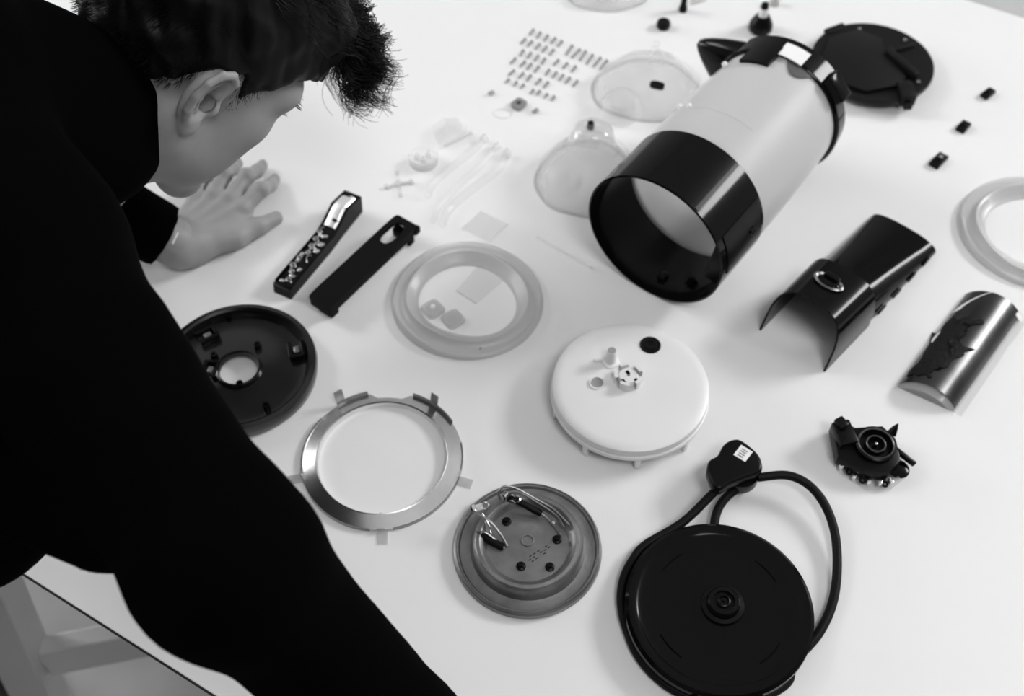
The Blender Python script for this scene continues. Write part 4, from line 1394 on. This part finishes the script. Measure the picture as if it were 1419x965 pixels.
# ---- hands with forearms
def hand(wrist, dirv, side, elbow, h=0.0019):
    """side +1: thumb towards the right of dirv (a left hand, palm down)"""
    X = np.array([dirv[0], dirv[1], 0.0])
    X /= np.linalg.norm(X)
    Y = np.array([X[1], -X[0], 0.0]) * side
    Z = np.array([0, 0, 1.0])
    Bm = np.stack([X, Y, Z], 1)
    O = np.array([wrist[0], wrist[1], TT])
    el = Bm.T @ (np.asarray(elbow) - O)
    el = el / np.linalg.norm(el) * 0.085 + np.array([0, 0, 0.026])
    G, org = grid((-0.09, -0.080, -0.004), (0.190, 0.085, 0.110), h)
    D = s_cap(G, el, (0.0, 0.0, 0.027), 0.027, 0.0235)
    D = smin(D, s_cap(G, (0.0, 0.004, 0.025), (0.0, -0.006, 0.025), 0.0225), 0.015)
    D = smin(D, s_cap(G, (0.018, 0.012, 0.0205), (0.030, -0.016, 0.0185), 0.0190, 0.0180), 0.02)
    # palm fan
    K = {'i': (0.086, 0.0260, 0.0240), 'm': (0.090, 0.0045, 0.0260), 'r': (0.084, -0.0165, 0.0240), 'p': (0.073, -0.0350, 0.0200)}
    for k, r in (('i', 0.0130), ('m', 0.0130), ('r', 0.0122), ('p', 0.0112)):
        kk = K[k]
        D = smin(D, s_cap(G, (0.016, kk[1] * 0.45, 0.021), (kk[0] - 0.004, kk[1], kk[2] - 0.004), 0.0165, r - 0.0005), 0.012)
        D = smin(D, s_ell(G, (kk[0], kk[1], kk[2] + 0.0005), (0.0095, 0.0085, 0.0085)), 0.008)               # knuckle
        D = smin(D, s_cap(G, (0.020, kk[1] * 0.4, 0.0365), (kk[0] - 0.004, kk[1], kk[2] + 0.0075), 0.0022, 0.0022), 0.007)   # tendon
    T = {'i': ((0.120, 0.0285, 0.0270), (0.140, 0.0240, 0.0150), (0.156, 0.0180, 0.0085)),
         'm': ((0.128, 0.0015, 0.0290), (0.151, -0.0040, 0.0160), (0.168, -0.0100, 0.0085)),
         'r': ((0.118, -0.0250, 0.0270), (0.140, -0.0330, 0.0150), (0.156, -0.0390, 0.0082)),
         'p': ((0.098, -0.0470, 0.0220), (0.115, -0.0540, 0.0130), (0.129, -0.0590, 0.0075))}
    for k, (r0, r1, r2, r3) in (('i', (0.0098, 0.0090, 0.0080, 0.0068)), ('m', (0.0100, 0.0092, 0.0082, 0.0070)),
                                ('r', (0.0095, 0.0086, 0.0078, 0.0066)), ('p', (0.0084, 0.0076, 0.0068, 0.0060))):
        a, (b1, b2, b3) = K[k], T[k]
        fd_ = s_cap(G, a, b1, r0, r1)
        fd_ = smin(fd_, s_cap(G, b1, b2, r1, r2), 0.004)
        fd_ = smin(fd_, s_cap(G, b2, b3, r2, r3), 0.004)
        fd_ = smin(fd_, s_ell(G, (b1[0], b1[1], b1[2] + 0.002), (r1 * 0.95, r1 * 1.08, r1 * 0.95)), 0.004)
        D = smin(D, fd_, 0.006)
    # thumb leaves the side of the palm near its base
    t0, t1, t2, t3 = (0.018, 0.016, 0.020), (0.050, 0.044, 0.0170), (0.078, 0.0540, 0.0150), (0.103, 0.0600, 0.0098)
    td = s_cap(G, t0, t1, 0.0165, 0.0125)
    td = smin(td, s_cap(G, t1, t2, 0.0122, 0.0102), 0.006)
    td = smin(td, s_cap(G, t2, t3, 0.0102, 0.0084), 0.006)
    D = smin(D, td, 0.012)
    D = smin(D, s_cap(G, (0.060, 0.034, 0.018), (0.042, 0.030, 0.018), 0.009, 0.011), 0.014)                 # web
    D = smax(D, 0.0012 - G[..., 2], 0.002)                                                                  # flat on the table
    # nails
    for b2, b3, r in ((T['i'][1], T['i'][2], 0.0068), (T['m'][1], T['m'][2], 0.0070), (T['r'][1], T['r'][2], 0.0066), (T['p'][1], T['p'][2], 0.0060), (t2, t3, 0.0084)):
        b2, b3 = np.array(b2), np.array(b3)
        nn = np.cross(np.cross(b3 - b2, (0, 0, 1)), b3 - b2)
        nn /= np.linalg.norm(nn)
        D = smin(D, s_ell(G, b3 + nn * (r * 0.62), (r * 0.75, r * 0.62, r * 0.42)), 0.0006)
    V, F = surface_nets(D, org, h)
    V = V * 0.92
    if side < 0:
        F = F[:, ::-1]
    return V @ Bm.T + O, F


HDL = P(370, 218) - P(243, 345)
v, f = hand(WR_L, HDL, 1, EL_L)
bodyV.append(v)
bodyF.append(f + off)
off += len(v)
v, f = hand(WR_R, inn * 0.10 + along * 0.97, -1, EL_R, 0.0028)
bodyV.append(v)
bodyF.append(f + off)
off += len(v)


# ---- torso, arms and legs under the clothes (coarse), and the clothes themselves
def trunk(G, g):
    mid = (SH_R + SH_L) / 2
    ax = PELV - mid
    chest = mid + ax * 0.22 + np.array([0, 0, -0.03])
    waist = mid + ax * 0.62
    rt = (SH_R - SH_L)
    rt /= np.linalg.norm(rt)
    D = s_cap(G, SH_R - rt * 0.05, SH_L + rt * 0.05, 0.068 + g)
    for s in (-1, 1):
        D = smin(D, s_cap(G, chest + rt * 0.075 * s, waist + rt * 0.060 * s, 0.112 + g, 0.105 + g), 0.05)
        D = smin(D, s_cap(G, waist + rt * 0.060 * s, PELV + rt * 0.075 * s, 0.105 + g, 0.112 + g), 0.05)
        D = smin(D, s_cap(G, C7, (SH_R if s > 0 else SH_L) - rt * 0.04 * s, 0.058 + g, 0.060 + g), 0.05)
    return D


def arm(G, sh, el, wr, r, g):
    D = s_cap(G, sh, el, r[0] + g, r[1] + g)
    return smin(D, s_cap(G, el, wr, r[1] + g, r[2] + g), 0.03)


def noise3(G, k, seed):
    r_ = np.random.default_rng(seed)
    o_ = np.zeros(G.shape[:3], np.float32)
    for _ in range(7):
        w_ = r_.normal(size=3)
        w_ = (w_ / np.linalg.norm(w_) * k * r_.uniform(0.7, 1.5)).astype(np.float32)
        o_ += np.sin(G @ w_ + np.float32(r_.uniform(0, 6.28)))
    return o_ / 7


allp = np.array([SH_R, SH_L, EL_R, EL_L, WR_R, WR_L, PELV, C7])
lo, hi = allp.min(0) - 0.17, allp.max(0) + 0.17
lo[2] = TT + 0.004
HLo = PELV + np.array([0, 0, -0.12])
G, org = grid(lo, hi, 0.0075)
D = trunk(G, -0.02)
D = smin(D, arm(G, SH_R, EL_R, WR_R, (0.056, 0.042, 0.026), 0), 0.03)
D = smin(D, arm(G, SH_L, EL_L, WR_L + np.array([0, 0, 0.0]), (0.056, 0.042, 0.024), 0), 0.03)
D = smin(D, s_cap(G, C7, HO - 0.05 * HU, 0.052, 0.048), 0.03)
v, f = surface_nets(D, org, 0.0075)
bodyV.append(v)
bodyF.append(f + off)
BV, BF = np.vstack(bodyV), np.vstack(bodyF)
body = mesh_fast('body', BV - POFF, BF, 'skin', person)

# sweatshirt
G, org = grid(lo, hi, 0.0062)
D = trunk(G, 0.012)
WRc = WR_R + (EL_R - WR_R) * 0.04
D = smin(D, arm(G, SH_R, EL_R, WRc, (0.064, 0.047, 0.037), 0.004), 0.03)
dl = (WR_L - EL_L) / np.linalg.norm(WR_L - EL_L)
WLc = WR_L - dl * 0.012
cuff = arm(G, SH_L, EL_L, WR_L, (0.064, 0.054, 0.0345), 0.0)
cuff = np.maximum(cuff, ((G - WLc.astype(np.float32)) @ dl.astype(np.float32)))
D = smin(D, cuff, 0.012)
# collar standing round the neck
nb, nt_ = C7, HO - 0.088 * HU - 0.008 * HF
nd = nt_ - nb
col_a, col_b = nb + nd * 0.10, nb + nd * 0.80
D = smin(D, s_cap(G, col_a, col_b, 0.086, 0.079), 0.03)
# the front of the top hangs down at the waist
HEM = PD(-40, 705, 0.80)
D = smin(D, s_cap(G, HEM, HEM + np.array([-0.10, 0.10, 0.06]), 0.060, 0.09), 0.05)
D = D + noise3(G, 55, 3) * 0.004 + noise3(G, 110, 5) * 0.0016
AP = PD(20, 655, 0.76)
D = smin(D, s_cap(G, AP, PD(145, 728, 0.72), 0.040, 0.030), 0.02)
# opening for the neck
hd_ = (G - nt_.astype(np.float32)) @ (nd / np.linalg.norm(nd)).astype(np.float32)
v, f = surface_nets(D, org, 0.0062)
mesh_fast('sweatshirt', v - POFF, f, 'cloth_black', person)

# a sliver of pale lining at the left cuff
u1 = np.cross(dl, (0, 0, 1))
u1 /= np.linalg.norm(u1)
u2 = np.cross(u1, dl)
cv = CAM - WLc
a0 = math.atan2(cv @ u2, cv @ u1)
ringp = [WLc + dl * 0.003 + 0.0335 * (math.cos(x) * u1 + math.sin(x) * u2) - POFF for x in np.linspace(a0 - 0.10, a0 + 0.28, 9)]
mk('cuff_lining', tube(ringp, 0.0015, 6), 'label_white', person)

# trousers and shoes
FT_L = PF(4, 968)
FT_L = np.array([FT_L[0] - 0.055, FT_L[1] - 0.115, 0.0])
rt = np.array([along[0], along[1], 0])
FT_R = FT_L + rt * 0.34 - inn * 0.06
lo2 = np.minimum(np.minimum(FT_L, FT_R), PELV) - 0.2
hi2 = np.maximum(np.maximum(FT_L, FT_R), PELV) + 0.2
lo2[2], hi2[2] = 0.05, 1.08
G, org = grid(lo2, hi2, 0.009)
D = s_cap(G, PELV + rt * 0.08, PELV - rt * 0.08, 0.128)
for s, ft in ((1, FT_R), (-1, FT_L)):
    hip = PELV + rt * 0.09 * s + np.array([0, 0, -0.06])
    knee = (hip + ft) / 2 + inn * 0.05
    D = smin(D, s_cap(G, hip, knee, 0.098, 0.070), 0.03)
    D = smin(D, s_cap(G, knee, ft + np.array([0, 0, 0.10]) - inn * 0.03, 0.070, 0.058), 0.03)
D = D + noise3(G, 45, 9) * 0.005
v, f = surface_nets(D, org, 0.009)
mesh_fast('trousers', v - POFF, f, 'cloth_trousers', person)
for ft in (FT_R, FT_L):
    G, org = grid((-0.12, -0.06, 0.0), (0.22, 0.06, 0.14), 0.006)
    D = s_cap(G, (-0.05, 0, 0.045), (0.12, 0, 0.036), 0.045, 0.042)
    D = smin(D, s_cap(G, (-0.03, 0, 0.05), (-0.04, 0, 0.12), 0.045), 0.03)
    D = smin(D, s_cap(G, (0.10, 0.006, 0.03), (0.16, 0.010, 0.026), 0.040, 0.032), 0.03)
    D = smax(D, 0.004 - G[..., 2], 0.004)
    v, f = surface_nets(D, org, 0.006)
    Bm = np.stack([inn, -along, np.array([0, 0, 1.0])], 1)
    Bm = np.stack([inn, np.cross((0, 0, 1), inn), np.array([0, 0, 1.0])], 1)
    mesh_fast('shoe', v @ Bm.T + ft - POFF, f, 'shoe_black', person)

# ---- hair: a full cap on top, short on the sides, curls falling over the forehead
G, org = grid((-0.135, -0.115, -0.10), (0.155, 0.115, 0.180), 0.0030)
cap = s_ell(G, (-0.006, 0, 0.044), (0.1045, 0.0815, 0.094))
top = s_ell(G, (0.012, 0, 0.078), (0.100, 0.076, 0.085))
D = smin(cap, top, 0.03)
D = smin(D, s_ell(G, (0.074, 0.004, 0.094), (0.042, 0.056, 0.034)), 0.025)
D = D + noise3(G, 150, 21) * 0.006 + noise3(G, 330, 22) * 0.0032
f_, r_, u_ = G[..., 0], np.abs(G[..., 1]), G[..., 2]
# hair line: nape, over the ear, sideburn, temple, forehead
line = np.interp(f_, [-0.13, -0.075, -0.045, -0.02, 0.008, 0.020, 0.030, 0.050, 0.075, 0.10, 0.13],
                 [-0.060, -0.060, -0.030, 0.030, 0.036, 0.010, 0.024, 0.050, 0.060, 0.062, 0.062]).astype(np.float32)
D = smax(D, (line - u_) * 0.8 + noise3(G, 260, 23) * 0.003, 0.006)
v, f = surface_nets(D, org, 0.0030)
hairV, hairF = [h2w(v)], [f]
noff = len(v)
down = HB.T @ np.array([0, 0, -1.0])
strV, strF = [], []


def strand(p, d0, L, n, curl, cr, ph, grav, rad, fwd):
    pts = [np.array(p, float)]
    d = np.array(d0, float)
    for i in range(n):
        d = d + down * grav + fwd
        d /= np.linalg.norm(d)
        pts.append(pts[-1] + d * L / n)
    pts = np.array(pts)
    t = np.linspace(0, 1, n + 1)
    a1 = np.cross(d, (0.3, 0.9, 0.2))
    a1 /= np.linalg.norm(a1)
    a2 = np.cross(d, a1)
    amp = cr * np.minimum(1, t * 2.2)
    pts += (np.cos(ph + curl * t * 2 * PI) * amp)[:, None] * a1 + (np.sin(ph + curl * t * 2 * PI) * amp)[:, None] * a2
    return tube(pts, rad * np.linspace(1.0, 0.35, n + 1), 3, cap=False)


r2 = np.random.default_rng(11)
for cl in range(150):                     # curly locks over the forehead and top front
    th1 = r2.uniform(-1.2, 1.2)
    el = r2.uniform(-0.15, 1.2)
    nrm = np.array([math.cos(el) * math.cos(th1), math.cos(el) * math.sin(th1), math.sin(el)])
    root = np.array([0.070, 0.004, 0.090]) + nrm * np.array([0.060, 0.058, 0.034])
    L = r2.uniform(0.040, 0.070)
    curl, cr, ph = r2.uniform(0.9, 1.8), r2.uniform(0.006, 0.013), r2.uniform(0, 6.28)
    d0 = nrm * 0.6 + np.array([0.3, 0, 0.0]) + r2.normal(size=3) * 0.25
    g_ = r2.uniform(0.22, 0.45)
    fw = r2.normal(size=3) * 0.05
    for k in range(15):
        strV.append(strand(root + r2.normal(size=3) * 0.0030, d0 + r2.normal(size=3) * 0.08, L * r2.uniform(0.8, 1.1), 13, curl * r2.uniform(0.95, 1.05), cr * r2.uniform(0.85, 1.15),
                           ph + r2.normal() * 0.2, g_, 0.00045, fw))
for cl in range(260):                     # locks lying on the top of the head, combed forward
    th1 = r2.uniform(-PI, PI)
    el = r2.uniform(0.30, 1.3)
    nrm = np.array([math.cos(el) * math.cos(th1), math.cos(el) * math.sin(th1), math.sin(el)])
    root = np.array([0.010, 0, 0.068]) + nrm * np.array([0.100, 0.077, 0.086])
    d0 = np.array([1.0, 0.15 * np.sign(nrm[1]), -0.1]) + nrm * 0.35 + r2.normal(size=3) * 0.2
    ph, cr = r2.uniform(0, 6.28), r2.uniform(0.002, 0.005)
    for k in range(7):
        strV.append(strand(root + r2.normal(size=3) * 0.003, d0 + r2.normal(size=3) * 0.08, r2.uniform(0.025, 0.045), 7, 0.8, cr, ph + r2.normal() * 0.2, 0.06, 0.00045, np.zeros(3)))
for k in range(8000):                     # short hair on the sides and back, thinning to the hair line
    th1 = r2.uniform(-PI, PI)
    el = r2.uniform(-0.62, 0.55)
    nrm = np.array([math.cos(el) * math.cos(th1), math.cos(el) * math.sin(th1), math.sin(el)])
    root = np.array([-0.006, 0, 0.042]) + nrm * np.array([0.0985, 0.0770, 0.0905])
    ln = np.interp(root[0], [-0.13, -0.075, -0.045, -0.02, 0.008, 0.020, 0.030, 0.050, 0.075, 0.10, 0.13],
                   [-0.075, -0.075, -0.055, 0.018, 0.026, -0.008, 0.010, 0.046, 0.058, 0.060, 0.06])
    dd = root[2] - ln
    if dd < 0 or r2.uniform() > 0.25 + dd / 0.02:
        continue
    Ls = 0.003 + min(dd, 0.05) * 0.12
    strV.append(strand(root, nrm * 0.5 + np.array([-0.25, 0, -0.55]) + r2.normal(size=3) * 0.2, Ls + 0.003, 2, 0, 0, 0, 0.0, 0.00028, np.zeros(3)))
sv, sf = [], []
so = 0
for v, f in strV:
    sv.append(v)
    sf.append(np.array(f, np.int64) + so)
    so += len(v)
hairV.append(h2w(np.vstack(sv)))
hairF.append(np.vstack(sf) + noff)
mesh_fast('hair', np.vstack(hairV) - POFF, np.vstack(hairF), 'hair_black', person)
# eyebrow and lashes on the side that shows
for s in (1, -1):
    lv = []
    for k in range(70):
        t = r2.uniform(0, 1)
        p_ = np.array([0.101 - 0.020 * t, s * (0.016 + 0.044 * t), 0.040 - 0.008 * t + r2.normal() * 0.0018])
        lv.append(strand(p_, np.array([0.4, s * 0.8, 0.1]) + r2.normal(size=3) * 0.15, 0.009, 3, 0, 0, 0, 0, 0.00035, np.zeros(3)))
    for k in range(40):
        t = r2.uniform(0, 1)
        p_ = np.array([0.090 - 0.010 * t, s * (0.022 + 0.028 * t), 0.017])
        lv.append(strand(p_, np.array([1.0, s * 0.5, 0.15]) + r2.normal(size=3) * 0.1, 0.010, 3, 0, 0, 0, -0.03, 0.0003, np.zeros(3)))
    m_ = join(*lv)
    mesh_fast('eyebrow', h2w(m_[0]) - POFF, np.array(m_[1]), 'hair_black', person)
